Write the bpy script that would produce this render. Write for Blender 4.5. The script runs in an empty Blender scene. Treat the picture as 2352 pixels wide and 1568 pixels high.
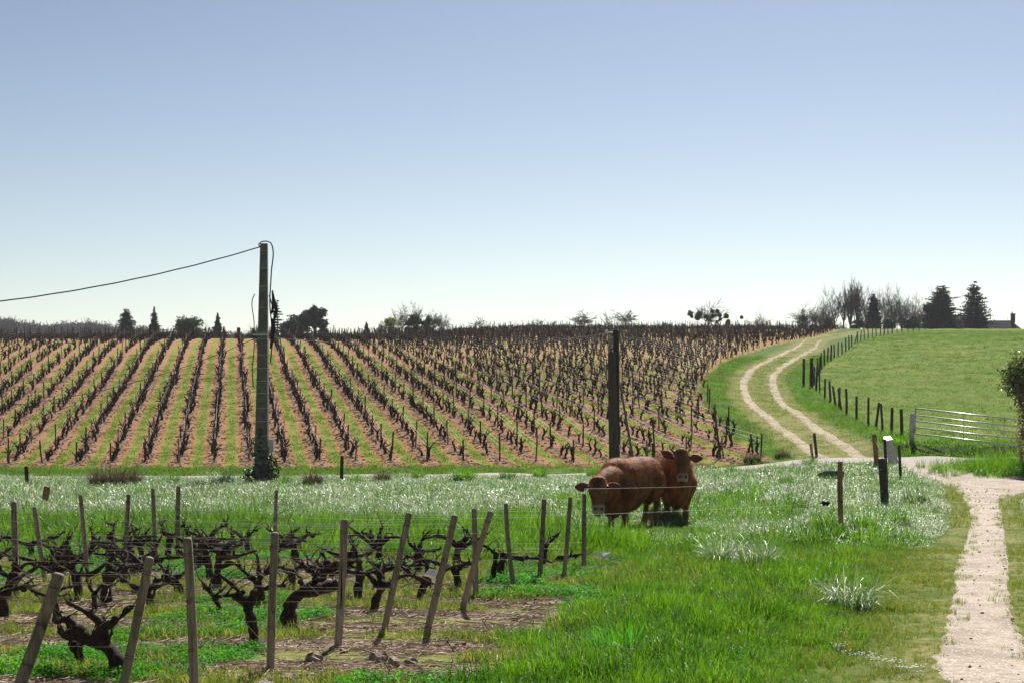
import bpy, math, random
import numpy as np
from mathutils import Vector, Matrix
R = math.radians
rnd = random.Random(7)
rng = np.random.default_rng(11)
scene = bpy.context.scene
COL = scene.collection

# ------------------------------------------------------------------ camera
CAM_H = 2.1
F = 3593.0          # focal length in units of a 2352 px wide frame
U0, V0 = 1176.0, 965.0
cam_d = bpy.data.cameras.new('camera'); cam = bpy.data.objects.new('camera', cam_d); COL.objects.link(cam)
cam.location = (0, 0, CAM_H); cam.rotation_euler = (R(90), 0, 0)
cam_d.sensor_width = 36; cam_d.lens = F / 2352 * 36; cam_d.shift_y = (965 - 784) / 2352
cam_d.clip_start = .1; cam_d.clip_end = 12000
scene.camera = cam
# ------------------------------------------------------------------ sky, sun, exposure
SUN_EL, SUN_AZ = 47.0, 13.0
w = bpy.data.worlds.new("World"); scene.world = w; w.use_nodes = True
nt = w.node_tree; bg = nt.nodes['Background']
sky = nt.nodes.new('ShaderNodeTexSky'); sky.sky_type = 'NISHITA'; sky.sun_disc = False
sky.sun_elevation = R(SUN_EL); sky.sun_rotation = R(SUN_AZ)
sky.altitude = 100; sky.air_density = 1.0; sky.dust_density = 0.5; sky.ozone_density = 0.5
tn = nt.nodes.new('ShaderNodeVectorMath'); tn.operation = 'MULTIPLY'; tn.inputs[1].default_value = (.262 * 1.06, .262 * 1.015, .262 * .98)
gm_n = nt.nodes.new('ShaderNodeGamma'); gm_n.inputs[1].default_value = 1.65; bw = nt.nodes.new('ShaderNodeRGBToBW'); mx_n = nt.nodes.new('ShaderNodeMix'); mx_n.data_type = 'RGBA'; mx_n.inputs[0].default_value = .34
nt.links.new(sky.outputs[0], tn.inputs[0]); nt.links.new(tn.outputs[0], gm_n.inputs[0]); nt.links.new(gm_n.outputs[0], bw.inputs[0]); nt.links.new(gm_n.outputs[0], mx_n.inputs[6]); nt.links.new(bw.outputs[0], mx_n.inputs[7]); nt.links.new(mx_n.outputs[2], bg.inputs[0])
bg.inputs[1].default_value = 0.125
sd = bpy.data.lights.new('sun', 'SUN'); sun = bpy.data.objects.new('sun', sd); COL.objects.link(sun)
sd.energy = 5.0; sd.angle = R(.5); sd.color = (1, .95, .86)
sun.rotation_euler = (-R(90 - SUN_EL), 0, -R(SUN_AZ)); sun.location = (0, 0, 60)
scene.view_settings.view_transform = 'Standard'; scene.view_settings.look = 'None'
scene.view_settings.exposure = 0.85; scene.view_settings.gamma = 1.0
scene.view_settings.use_curve_mapping = False
cy = scene.cycles
cy.max_bounces = 6; cy.diffuse_bounces = 2; cy.glossy_bounces = 2; cy.transmission_bounces = 3
cy.transparent_max_bounces = 8; cy.volume_bounces = 0; cy.use_denoising = True
cy.caustics_reflective = False; cy.caustics_refractive = False
cy.volume_step_rate = 1.0

# ------------------------------------------------------------------ helpers: tags and meshes
def tag(o, label=None, cat=None, group=None, kind=None):
    if label: o['label'] = label
    if cat: o['category'] = cat
    if group: o['group'] = group
    if kind: o['kind'] = kind
    return o
def empty(name, loc, label, cat, group=None, rz=0.0):
    o = bpy.data.objects.new(name, None); COL.objects.link(o); o.location = loc; o.rotation_euler = (0, 0, rz)
    o.empty_display_size = .2
    return tag(o, label, cat, group)

class MB:
    def __init__(s): s.v = []; s.f = []; s.n = 0; s.m = []
    def add(s, v, f, mi=0):
        v = np.asarray(v, float).reshape(-1, 3); s.v.append(v)
        for q in f: s.f.append([i + s.n for i in q]); s.m.append(mi)
        s.n += len(v)
    def tube(s, pts, rad, seg=6, cap=True, noise=0.0, mi=0, flat=1.0, up=None):
        pts = np.asarray(pts, float); n = len(pts); rad = np.broadcast_to(np.asarray(rad, float), (n,))
        d = np.gradient(pts, axis=0); d /= np.linalg.norm(d, axis=1)[:, None] + 1e-9
        a = np.array([0, 0, 1.]) if abs(d[0][2]) < .9 else np.array([1., 0, 0])
        if up is not None: a = np.asarray(up, float)
        V = []; x = None
        for i in range(n):
            if x is None: x = np.cross(a, d[i])
            else: x = x - d[i] * np.dot(x, d[i])
            x = x / (np.linalg.norm(x) + 1e-9); y = np.cross(d[i], x)
            th = np.arange(seg) * 2 * math.pi / seg
            r = rad[i] * (1 + (rng.uniform(-noise, noise, seg) if noise else 0))
            V.append(pts[i] + (np.cos(th) * r)[:, None] * x + (np.sin(th) * r * flat)[:, None] * y)
        V = np.concatenate(V); f = []
        for i in range(n - 1):
            for k in range(seg):
                k2 = (k + 1) % seg
                f.append([i * seg + k, i * seg + k2, (i + 1) * seg + k2, (i + 1) * seg + k])
        if cap: f.append(list(range(seg))[::-1]); f.append([(n - 1) * seg + k for k in range(seg)])
        s.add(V, f, mi)
    def box(s, c, size, rz=0, mi=0, bev=0.0, top=None):
        x, y, z = np.asarray(size) / 2; tx, ty = (x, y) if top is None else (top[0] / 2, top[1] / 2)
        V = []
        for (zz, hx, hy) in ((-z, x, y), (z, tx, ty)):
            if bev:
                b = bev; V += [(-hx + b, -hy, zz), (hx - b, -hy, zz), (hx, -hy + b, zz), (hx, hy - b, zz), (hx - b, hy, zz), (-hx + b, hy, zz), (-hx, hy - b, zz), (-hx, -hy + b, zz)]
            else: V += [(-hx, -hy, zz), (hx, -hy, zz), (hx, hy, zz), (-hx, hy, zz)]
        k = len(V) // 2; V = np.array(V, float); ca, sa = math.cos(rz), math.sin(rz)
        V = np.stack([V[:, 0] * ca - V[:, 1] * sa, V[:, 0] * sa + V[:, 1] * ca, V[:, 2]], 1) + np.asarray(c)
        f = [list(range(k))[::-1], list(range(k, 2 * k))] + [[i, (i + 1) % k, k + (i + 1) % k, k + i] for i in range(k)]
        s.add(V, f, mi)
    def ellipsoid(s, c, r, seg=12, rings=8, M=None, mi=0):
        V = [(0, 0, 1)]
        for i in range(1, rings):
            t = math.pi * i / rings
            for k in range(seg): V.append((math.sin(t) * math.cos(2 * math.pi * k / seg), math.sin(t) * math.sin(2 * math.pi * k / seg), math.cos(t)))
        V.append((0, 0, -1)); V = np.array(V) * np.asarray(r)
        if M is not None: V = V @ np.asarray(M).T
        f = [[0, 1 + k, 1 + (k + 1) % seg] for k in range(seg)]
        for i in range(rings - 2):
            for k in range(seg):
                a = 1 + i * seg; f.append([a + k, a + seg + k, a + seg + (k + 1) % seg, a + (k + 1) % seg])
        a = 1 + (rings - 2) * seg; f += [[a + k, len(V) - 1, a + (k + 1) % seg] for k in range(seg)]
        s.add(V + np.asarray(c), f, mi)
    def mesh(s, name, mats, smooth=True):
        me = bpy.data.meshes.new(name)
        V = np.concatenate(s.v) if s.v else np.zeros((0, 3))
        me.from_pydata(V.tolist(), [], s.f)
        for m in (mats if isinstance(mats, (list, tuple)) else [mats]): me.materials.append(m)
        if len(set(s.m)) > 1: me.polygons.foreach_set('material_index', np.array(s.m, dtype=np.int32))
        if smooth: me.polygons.foreach_set('use_smooth', np.ones(len(me.polygons), dtype=bool))
        me.update(); return me
    def build(s, name, mats, parent=None, loc=None, smooth=True, rz=0.0):
        return link(name, s.mesh(name, mats, smooth), parent, loc, rz)
def link(name, me, parent=None, loc=None, rz=0.0):
    o = bpy.data.objects.new(name, me); COL.objects.link(o)
    if parent is not None: o.parent = parent
    if loc is not None: o.location = loc
    if rz: o.rotation_euler = (0, 0, rz)
    return o
def fast_mesh(name, V, Fq, mat, smooth=False):
    """V (n,3), Fq (m,k) arrays"""
    me = bpy.data.meshes.new(name); V = np.ascontiguousarray(V, dtype=np.float32); Fq = np.ascontiguousarray(Fq, dtype=np.int32)
    m, k = Fq.shape
    me.vertices.add(len(V)); me.vertices.foreach_set('co', V.ravel())
    me.loops.add(m * k); me.loops.foreach_set('vertex_index', Fq.ravel())
    me.polygons.add(m); me.polygons.foreach_set('loop_start', np.arange(m, dtype=np.int32) * k)
    me.polygons.foreach_set('use_smooth', np.full(m, smooth))
    me.update(calc_edges=True); me.materials.append(mat); return me

# ------------------------------------------------------------------ terrain
def pchip(xs, ys):
    xs = np.array(xs, float); ys = np.array(ys, float); h = np.diff(xs); dl = np.diff(ys) / h
    d = np.zeros(len(xs))
    for i in range(1, len(xs) - 1):
        if dl[i - 1] * dl[i] > 0:
            w1 = 2 * h[i] + h[i - 1]; w2 = h[i] + 2 * h[i - 1]; d[i] = (w1 + w2) / (w1 / dl[i - 1] + w2 / dl[i])
    d[0], d[-1] = dl[0], dl[-1]
    def f(x):
        x = np.clip(x, xs[0], xs[-1]); i = np.clip(np.searchsorted(xs, x) - 1, 0, len(xs) - 2)
        t = (x - xs[i]) / h[i]
        return ((2 * t**3 - 3 * t**2 + 1) * ys[i] + (t**3 - 2 * t**2 + t) * h[i] * d[i] + (-2 * t**3 + 3 * t**2) * ys[i + 1] + (t**3 - t**2) * h[i] * d[i + 1])
    return f
PL = pchip([-60, 0, 48, 55, 60, 64, 67, 72, 76.4, 84, 91.6, 102, 112, 125, 140, 161, 178, 200, 260, 330, 600, 1000, 6000],
           [0, 0, 0, .02, .09, .28, .56, 1.28, 2.0, 2.93, 3.82, 5.05, 6.28, 7.75, 9.15, 10.45, 11.25, 12.3, 15.0, 18, 27, 30, 30])
PR = pchip([-60, 0, 48, 55, 60, 64, 67, 72, 76.4, 84, 91.6, 102, 112, 125, 140, 162, 200, 240, 262, 330, 600, 1000, 6000],
           [0, 0, 0, .02, .09, .28, .56, 1.28, 2.0, 2.88, 3.72, 4.85, 5.95, 7.3, 8.65, 10.3, 13.15, 16.0, 16.6, 17, 27, 30, 30])
def S(t): t = np.clip(t, 0, 1); return t * t * (3 - 2 * t)
def H(X, Y):
    X = np.asarray(X, float); Y = np.asarray(Y, float)
    t = X / np.maximum(Y, 40.0)
    wv = S((t + .14) / .16)
    Ye = Y - .27 * np.clip(-X - 2, 0, 60) * (1 - S((Y - 84) / 50)) * S((Y - 54) / 9)
    z = PL(Ye) * (1 - wv) + PR(Ye) * wv
    z = z + .52 * S((X - 5) / 8) * S((Y - 52) / 9) * (1 - S((Y - 66) / 13))
    z = z - .62 * S((X - 10) / 7) * S((Y - 78) / 14) * (1 - S((Y - 135) / 30))
    z = z + .42 * S((X - 13.5) / 2.0) * S((Y - 62.0) / 1.1) * (1 - S((Y - 65) / 10))
    nb = .035 * (np.sin(X * .9 + 1.3 * np.sin(Y * .31)) * np.cos(Y * .7 + .4 * X) + .6 * np.sin(X * 1.7 + 2.1) * np.sin(Y * 1.3 + X * .4))
    z = z + nb * S((Y - 4) / 6) * (1 + 1.2 * S((Y - 70) / 40))
    z = z - .12 * S((X / np.maximum(Y, 1) - .24) / .05) * (1 - S((Y - 30) / 10)) * 0
    return z
_ys = np.concatenate([np.arange(4, 80, .02), np.arange(80, 420, .1)])
def G(u, v):
    """the ground point seen at (u, v) of the photograph"""
    X = (u - U0) / F * _ys; Z = CAM_H - (v - V0) / F * _ys
    k = np.argmax(Z <= H(X, _ys))
    if k == 0: k = len(_ys) - 1
    return np.array([X[k], _ys[k], H(X[k], _ys[k])])
def at(u, v, Y): return np.array([(u - U0) / F * Y, Y, CAM_H - (v - V0) / F * Y])
def proj(p): return U0 + F * p[0] / p[1], V0 - F * (p[2] - CAM_H) / p[1]

# ------------------------------------------------------------------ materials
def newmat(name):
    m = bpy.data.materials.new(name); m.use_nodes = True; t = m.node_tree
    for n in list(t.nodes): t.nodes.remove(n)
    out = t.nodes.new('ShaderNodeOutputMaterial'); return m, t, out
class N:
    def __init__(s, t): s.t = t
    def node(s, typ, **kw):
        n = s.t.nodes.new(typ)
        for k, v in kw.items(): setattr(n, k, v)
        return n
    def L(s, a, b): s.t.links.new(a, b)
    def put(s, inp, v):
        if hasattr(v, 'links') or isinstance(v, bpy.types.NodeSocket): s.L(v, inp)
        else: inp.default_value = v
    def math(s, op, a, b=0.0, c=None, clamp=False):
        n = s.node('ShaderNodeMath', operation=op, use_clamp=clamp); s.put(n.inputs[0], a); s.put(n.inputs[1], b)
        if c is not None: s.put(n.inputs[2], c)
        return n.outputs[0]
    def mix(s, f, a, b):
        n = s.node('ShaderNodeMix', data_type='RGBA'); s.put(n.inputs[0], f)
        s.put(n.inputs[6], a if not isinstance(a, tuple) else (*a[:3], 1)); s.put(n.inputs[7], b if not isinstance(b, tuple) else (*b[:3], 1))
        return n.outputs[2]
    def noise(s, scale, vec=None, detail=3, rough=.55, dist=0.0):
        n = s.node('ShaderNodeTexNoise'); n.inputs['Scale'].default_value = scale; n.inputs['Detail'].default_value = detail
        n.inputs['Roughness'].default_value = rough; n.inputs['Distortion'].default_value = dist
        if vec is not None: s.L(vec, n.inputs['Vector'])
        return n.outputs['Fac']
    def vor(s, scale, vec=None, feat='F1'):
        n = s.node('ShaderNodeTexVoronoi', feature=feat); n.inputs['Scale'].default_value = scale
        if vec is not None: s.L(vec, n.inputs['Vector'])
        return n.outputs['Distance'], n.outputs['Color']
    def step(s, x, lo, hi):
        n = s.node('ShaderNodeMapRange', interpolation_type='SMOOTHSTEP'); s.put(n.inputs[0], x)
        s.put(n.inputs[1], lo); s.put(n.inputs[2], hi); n.inputs[3].default_value = 0; n.inputs[4].default_value = 1
        return n.outputs[0]
    def attr(s, name):
        n = s.node('ShaderNodeAttribute'); n.attribute_name = name; return n.outputs['Fac']
    def xyz(s):
        g = s.node('ShaderNodeNewGeometry'); sp = s.node('ShaderNodeSeparateXYZ'); s.L(g.outputs['Position'], sp.inputs[0])
        return g.outputs['Position'], sp.outputs[0], sp.outputs[1], sp.outputs[2]
    def bump(s, h, strength=.4, dist=.02):
        n = s.node('ShaderNodeBump'); n.inputs['Strength'].default_value = strength; n.inputs['Distance'].default_value = dist
        s.L(h, n.inputs['Height']); return n.outputs[0]
    def bsdf(s, col, rough=.8, normal=None, spec=.3, **kw):
        n = s.node('ShaderNodeBsdfPrincipled'); s.put(n.inputs['Base Color'], col if not isinstance(col, tuple) else (*col[:3], 1))
        s.put(n.inputs['Roughness'], rough); n.inputs['Specular IOR Level'].default_value = spec
        if normal is not None: s.L(normal, n.inputs['Normal'])
        for k, v in kw.items(): s.put(n.inputs[k.replace('_', ' ')], v)
        return n.outputs[0]
MATS = {}
def simple(name, c1, c2, scale=8, rough=.85, bump=.3, bd=.01, obj=True, spec=.3, stretch=None, metallic=0.0, detail=4, vary=0.0):
    m, t, out = newmat(name); n = N(t)
    tc = n.node('ShaderNodeTexCoord'); vec = tc.outputs['Object' if obj else 'Generated']
    if stretch:
        mp = n.node('ShaderNodeMapping'); mp.inputs['Scale'].default_value = stretch; n.L(vec, mp.inputs[0]); vec = mp.outputs[0]
    f = n.noise(scale, vec, detail, .65); f2 = n.step(f, .33, .68)
    col = n.mix(f2, c1, c2)
    if vary:
        oi = n.node('ShaderNodeObjectInfo'); hs = n.node('ShaderNodeHueSaturation'); n.L(col, hs.inputs['Color'])
        n.L(n.math('MULTIPLY_ADD', oi.outputs['Random'], 2 * vary, 1 - vary), hs.inputs['Value']); col = hs.outputs[0]
    s = n.bsdf(col, rough, n.bump(f, bump, bd) if bump else None, spec, Metallic=metallic)
    n.L(s, out.inputs[0]); MATS[name] = m; return m

def leafmat(name, c1, c2, trans, rough=.4, spec=.5, tw=.45, scale=.8, coat=0.0, c3=None):
    """two-sided thin blades and leaves: reflect and let light through; colour varies by instance and over the field"""
    m, t, out = newmat(name); n = N(t)
    oi = n.node('ShaderNodeObjectInfo'); g = n.node('ShaderNodeNewGeometry')
    f = n.noise(scale, g.outputs['Position'], 3, .6)
    k = n.math('ADD', n.math('MULTIPLY', oi.outputs['Random'], .5), n.math('MULTIPLY', n.step(f, .35, .65), .5))
    k = n.math('ADD', k, n.math('MULTIPLY', n.math('SUBTRACT', g.outputs['Random Per Island'], .5), .5), clamp=True)
    col = n.mix(k, c1, c2)
    if c3 is not None: col = n.mix(n.step(g.outputs['Random Per Island'], .76, .84), col, c3)
    s = n.bsdf(col, rough, None, spec, Coat_Weight=coat, Coat_Roughness=.2)
    tr = n.node('ShaderNodeBsdfTranslucent')
    tc = n.node('ShaderNodeMix', data_type='RGBA', blend_type='MULTIPLY'); tc.inputs[0].default_value = 1
    n.L(col, tc.inputs[6]); tc.inputs[7].default_value = (*trans, 1); n.L(tc.outputs[2], tr.inputs[0])
    mx = n.node('ShaderNodeMixShader'); mx.inputs[0].default_value = tw; n.L(s, mx.inputs[1]); n.L(tr.outputs[0], mx.inputs[2])
    n.L(mx.outputs[0], out.inputs[0]); MATS[name] = m; return m
# ------------------------------------------------------------------ where things lie on the ground
ROWK = 0.1795            # hill rows: X = c_i - ROWK * Y
ROW_P = 1.5; ROW_X0 = 0.767
def hill_front(X): return 62.8 - .12 * X
_vb = [G(u, v) for u, v in ((1745, 1038), (1690, 1003), (1652, 965), (1618, 925), (1608, 895), (1622, 868), (1655, 838), (1700, 815), (1760, 797), (1820, 784), (1880, 773))]
_vbY = np.array([p[1] for p in _vb] + [250, 300]); _vbX = np.array([p[0] for p in _vb] + [_vb[-1][0] + (250 - _vb[-1][1]) * .27, _vb[-1][0] + 20])
_o = np.argsort(_vbY); _vbY, _vbX = _vbY[_o], _vbX[_o]
def hill_right(Y): return np.interp(Y, _vbY, _vbX)
def endline(Y): return -2.4 + (Y - 11.9) * .337
def seg_dist(X, Y, line):
    """distance of many points to a polyline"""
    best = np.full(np.shape(X), 1e9)
    for a, b in zip(line[:-1], line[1:]):
        a = np.array(a[:2]); b = np.array(b[:2]); d = b - a; L2 = (d ** 2).sum() + 1e-9
        t = np.clip(((X - a[0]) * d[0] + (Y - a[1]) * d[1]) / L2, 0, 1)
        best = np.minimum(best, np.hypot(X - a[0] - t * d[0], Y - a[1] - t * d[1]))
    return best
def smooth_line(pts, n):
    pts = np.array([p[:2] for p in pts]); s = np.r_[0, np.cumsum(np.hypot(*np.diff(pts, axis=0).T))]
    fx, fy = pchip_free(s, pts[:, 0]), pchip_free(s, pts[:, 1]); t = np.linspace(0, s[-1], n)
    return np.stack([fx(t), fy(t)], 1)
def pchip_free(xs, ys):      # catmull-rom on uneven knots
    xs = np.array(xs, float); ys = np.array(ys, float); d = np.gradient(ys, xs); h = np.diff(xs)
    def f(x):
        i = np.clip(np.searchsorted(xs, x) - 1, 0, len(xs) - 2); t = (x - xs[i]) / h[i]
        return ((2 * t**3 - 3 * t**2 + 1) * ys[i] + (t**3 - 2 * t**2 + t) * h[i] * d[i] + (-2 * t**3 + 3 * t**2) * ys[i + 1] + (t**3 - t**2) * h[i] * d[i + 1])
    return f
# pixels of the photo at 2352 wide, met with the ground
LR = [G(u, v) for u, v in ((1893, 1052), (1858, 1033), (1797, 986), (1750, 953), (1716, 915), (1706, 893), (1713, 865), (1731, 845), (1770, 825), (1806, 808), (1832, 799))]
RR = [G(u, v) for u, v in ((1985, 1052), (1965, 1043), (1925, 1016), (1864, 976), (1817, 943), (1790, 919), (1774, 892), (1771, 868), (1784, 852), (1811, 835), (1838, 816), (1865, 805), (1878, 799))]
# beyond, the track climbs on along the fence
FENCE_PX = [(2075, 1003), (2035, 991), (2000, 976), (1948, 946), (1918, 922), (1897, 906), (1876, 892), (1866, 887)]
FENCE_PX2 = [(1866, 887), (1878, 843), (1886, 828), (1911, 811), (1942, 798), (1975, 784), (2010, 776), (2059, 765), (2117, 758), (2172, 752.5)]
FENCE_Y = [66, 70, 75, 80, 90, 95, 100, 102]; FENCE_Y2 = [102, 110, 117, 130, 143, 162, 178, 200, 220, 238]
FA = smooth_line([((u - U0) / F * y, y) for (u, v), y in zip(FENCE_PX, FENCE_Y)], 60)
FB = smooth_line([((u - U0) / F * y, y) for (u, v), y in zip(FENCE_PX2, FENCE_Y2)], 140)
FALL = np.concatenate([FA, FB[1:]])
_top = np.array([(FB[k, 0] - 4.2, FB[k, 1] + 2.5) for k in range(45, 140, 12)])
LRl = smooth_line(LR, 120); RRl = smooth_line(RR, 120)
LRx = np.concatenate([LRl, smooth_line([LRl[-1]] + [(p[0] - 1.0, p[1] + 2) for p in _top if p[1] > LRl[-1][1] + 14], 40)[1:]])
RRx = np.concatenate([RRl, smooth_line([RRl[-1]] + [(p[0] + .6, p[1]) for p in _top if p[1] > RRl[-1][1] + 10], 40)[1:]])
LANE = smooth_line([(-60, 58), (-25, 56.2), (-18, 56.2), (-6, 57.4), (5, 58.6), (12, 59.6), (16, 60.2), (24, 61.2), (45, 63), (90, 66)], 200)
_pl = [G(u, v) for u, v in ((2140, 1680), (2150, 1568), (2163, 1480), (2180, 1400), (2195, 1300), (2213, 1250), (2229, 1200), (2226, 1170), (2197, 1130), (2168, 1098), (2118, 1078))]
_pr = [G(u, v) for u, v in ((2470, 1680), (2400, 1568), (2352, 1470), (2324, 1400), (2320, 1310), (2312, 1250), (2306, 1200), (2303, 1165), (2305, 1145), (2352, 1133), (2420, 1128))]
PATH_L = smooth_line(_pl, 220); PATH_R = smooth_line(_pr, 220)
def in_path(X, Y):
    xl = np.interp(Y, PATH_L[:, 1], PATH_L[:, 0]); 
    k = np.argsort(PATH_R[:, 1]); xr = np.interp(Y, PATH_R[k, 1], PATH_R[k, 0])
    near = (X > xl) & ((X < xr) | (Y > PATH_R[-30:, 1].mean())) & (Y < 58.4) 
    return near
def path_edge_dist(X, Y): return np.minimum(seg_dist(X, Y, PATH_L[::8]), seg_dist(X, Y, PATH_R[::8]))
ISLET = G(2255, 1092)
BUSH_C = np.array([19.3, 56.6])
def vnoise(X, Y, s, seed=0):
    r = np.random.default_rng(seed); T = r.random((64, 64)); x = X * s; y = Y * s
    xi = np.floor(x).astype(int); yi = np.floor(y).astype(int); fx = x - xi; fy = y - yi; fx = fx * fx * (3 - 2 * fx); fy = fy * fy * (3 - 2 * fy)
    g = lambda a, b: T[a % 64, b % 64]
    return (g(xi, yi) * (1 - fx) + g(xi + 1, yi) * fx) * (1 - fy) + (g(xi, yi + 1) * (1 - fx) + g(xi + 1, yi + 1) * fx) * fy
def m_hill(X, Y): return (Y > hill_front(X)) & (X < hill_right(Y)) & (Y < 300)
def m_fore(X, Y):
    o = 1.8 - .13 * (Y - 13) + .9 * (vnoise(X, Y, 1.1, 3) - .5)
    return (X < endline(Y) + o) & (Y + .18 * X < 23.4) & (Y > 3)
def m_meadow(X, Y):
    xf = np.interp(Y, [60, 63, 66] + list(FA[5:, 1]) + list(FB[1:, 1]), [15, 16, 16.5] + list(FA[5:, 0]) + list(FB[1:, 0]))
    return (X > xf) & (Y > 64.5)
def hill_strip(X, Y):
    s = (X + ROWK * Y - ROW_X0) / ROW_P; return np.abs(s - np.floor(s) - .5)      # 0 in the middle between rows
def fore_strip(X, Y):
    s = (Y + .18 * X - 11.4) / 1.37; return np.abs(s - np.floor(s) - .5)          # .5 on the vine row

# ------------------------------------------------------------------ ground
def build_ground():
    m, t, out = newmat('ground'); n = N(t)
    pos, X, Y, Z = n.xyz()
    hill, fore, mead, dry, tall = (n.attr(a) for a in ('hill', 'fore', 'meadow', 'dry', 'tall'))
    n1 = n.noise(1.3, pos, 4, .6); n2 = n.noise(9, pos, 4, .65); n3 = n.noise(45, pos, 3, .7); n0 = n.noise(.22, pos, 3, .6)
    # grass under the blades
    g = n.mix(n.step(n2, .35, .65), (.035, .075, .012), (.07, .13, .02))
    g = n.mix(n.step(n1, .4, .7), g, (.10, .14, .03))
    gm = n.mix(n.step(n1, .35, .65), (.085, .145, .02), (.125, .17, .028))
    gm = n.mix(n.step(n2, .45, .7), gm, (.075, .125, .018)); gm = n.mix(n.step(n0, .5, .65), gm, (.145, .175, .032))
    gm = n.mix(n.step(n.noise(3.1, pos, 2, .5), .66, .72), gm, (.035, .065, .012))
    g = n.mix(mead, g, gm)
    dr = n.mix(n.step(n2, .4, .62), (.17, .16, .05), (.30, .245, .13)); dr = n.mix(n.step(n3, .5, .6), dr, (.13, .15, .03))
    g = n.mix(n.math('MULTIPLY', dry, n.step(n1, .25, .6)), g, dr)
    # hillside vineyard: soil under the rows, a grass strip between
    s = n.math('DIVIDE', n.math('ADD', X, n.math('MULTIPLY_ADD', Y, ROWK, -ROW_X0)), ROW_P)
    d = n.math('ABSOLUTE', n.math('SUBTRACT', n.math('FRACT', s), .5))
    dn = n.math('ADD', d, n.math('MULTIPLY', n.math('SUBTRACT', n2, .5), .16))
    dn = n.math('ADD', dn, n.math('MULTIPLY', n.math('SUBTRACT', n0, .5), .15))
    strip = n.math('SUBTRACT', 1.0, n.step(dn, .12, .2))
    soil = n.mix(n.step(n3, .38, .62), (.27, .115, .038), (.37, .185, .07))
    soil = n.mix(n.step(n2, .42, .6), soil, (.28, .15, .08))
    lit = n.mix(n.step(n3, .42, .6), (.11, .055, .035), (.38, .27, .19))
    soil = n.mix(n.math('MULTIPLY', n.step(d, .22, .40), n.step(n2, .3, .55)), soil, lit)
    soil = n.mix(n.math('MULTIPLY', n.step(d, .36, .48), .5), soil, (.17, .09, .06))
    hg = n.mix(n.step(n1, .35, .65), (.12, .19, .022), (.22, .225, .045)); hg = n.mix(n.step(n3, .45, .6), hg, (.15, .17, .04))
    hc = n.mix(n.math('MULTIPLY', strip, .92), soil, hg)
    hillm = n.step(n.math('ADD', hill, n.math('MULTIPLY', n.math('SUBTRACT', n2, .5), .5)), .42, .58)
    col = n.mix(hillm, g, hc)
    # near vineyard
    s2 = n.math('DIVIDE', n.math('ADD', Y, n.math('MULTIPLY_ADD', X, .18, -11.4)), 1.37)
    d2 = n.math('ABSOLUTE', n.math('SUBTRACT', n.math('FRACT', s2), .5))
    f2 = n.math('ADD', d2, n.math('MULTIPLY', n.math('SUBTRACT', n1, .5), .9))
    soil2 = n.mix(n.step(n3, .4, .6), (.15, .09, .06), (.42, .31, .235)); soil2 = n.mix(n.step(n2, .5, .65), soil2, (.58, .47, .39))
    soil2 = n.mix(n.step(n.noise(22, pos, 2, .5), .56, .62), soil2, (.09, .05, .03))
    sg = n.mix(n.step(n2, .35, .62), (.13, .16, .035), (.24, .21, .08)); sg = n.mix(n.step(n3, .46, .6), sg, (.09, .13, .02))
    fc = n.mix(n.step(f2, .19, .31), sg, soil2)
    forem = n.step(n.math('ADD', fore, n.math('MULTIPLY', n.math('SUBTRACT', n2, .5), .6)), .4, .6)
    col = n.mix(forem, col, fc)
    h = n.math('ADD', n.math('MULTIPLY', n2, .7), n.math('MULTIPLY', n3, .5))
    b = n.bsdf(col, .95, n.bump(h, .45, .03), .05)
    n.L(b, out.inputs[0]); MATS['ground'] = m
    ys = np.concatenate([np.arange(-12, 8, 1.0), np.arange(8, 26, .3), np.arange(26, 70, .4), np.arange(70, 130, .8), np.arange(130, 280, 1.8), np.geomspace(280, 2150, 34)])
    xs = np.concatenate([-np.geomspace(30, 1450, 40)[::-1], np.arange(-29.4, 29.5, .4), np.geomspace(30, 90, 60), np.geomspace(95, 1450, 22)])
    XX, YY = np.meshgrid(xs, ys); ZZ = H(XX, YY); ny, nx = XX.shape
    V = np.stack([XX, YY, ZZ], -1).reshape(-1, 3); i = np.arange(nx - 1)[None, :] + nx * np.arange(ny - 1)[:, None]; i = i.ravel()
    me = fast_mesh('ground', V, np.stack([i, i + 1, i + nx + 1, i + nx], 1), m, True)
    Xf, Yf = V[:, 0], V[:, 1]
    dt = np.minimum(seg_dist(Xf, Yf, LRx[::4]), seg_dist(Xf, Yf, RRx[::4])); dp = path_edge_dist(Xf, Yf)
    A = {'hill': m_hill(Xf, Yf), 'fore': m_fore(Xf, Yf), 'meadow': m_meadow(Xf, Yf) | (Yf > 260),
         'dry': np.maximum(1 - S((dt - .5) / .9), .8 * (1 - S((dp - .1) / .8))), 'tall': (Yf > 24) & (Yf < 56)}
    for k, a in A.items():
        at_ = me.attributes.new(k, 'FLOAT', 'POINT'); at_.data.foreach_set('value', np.asarray(a, dtype=np.float32))
    tag(link('ground', me), 'grass and soil ground rolling up to the vineyard hill', 'ground', kind='structure')
build_ground()

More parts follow.
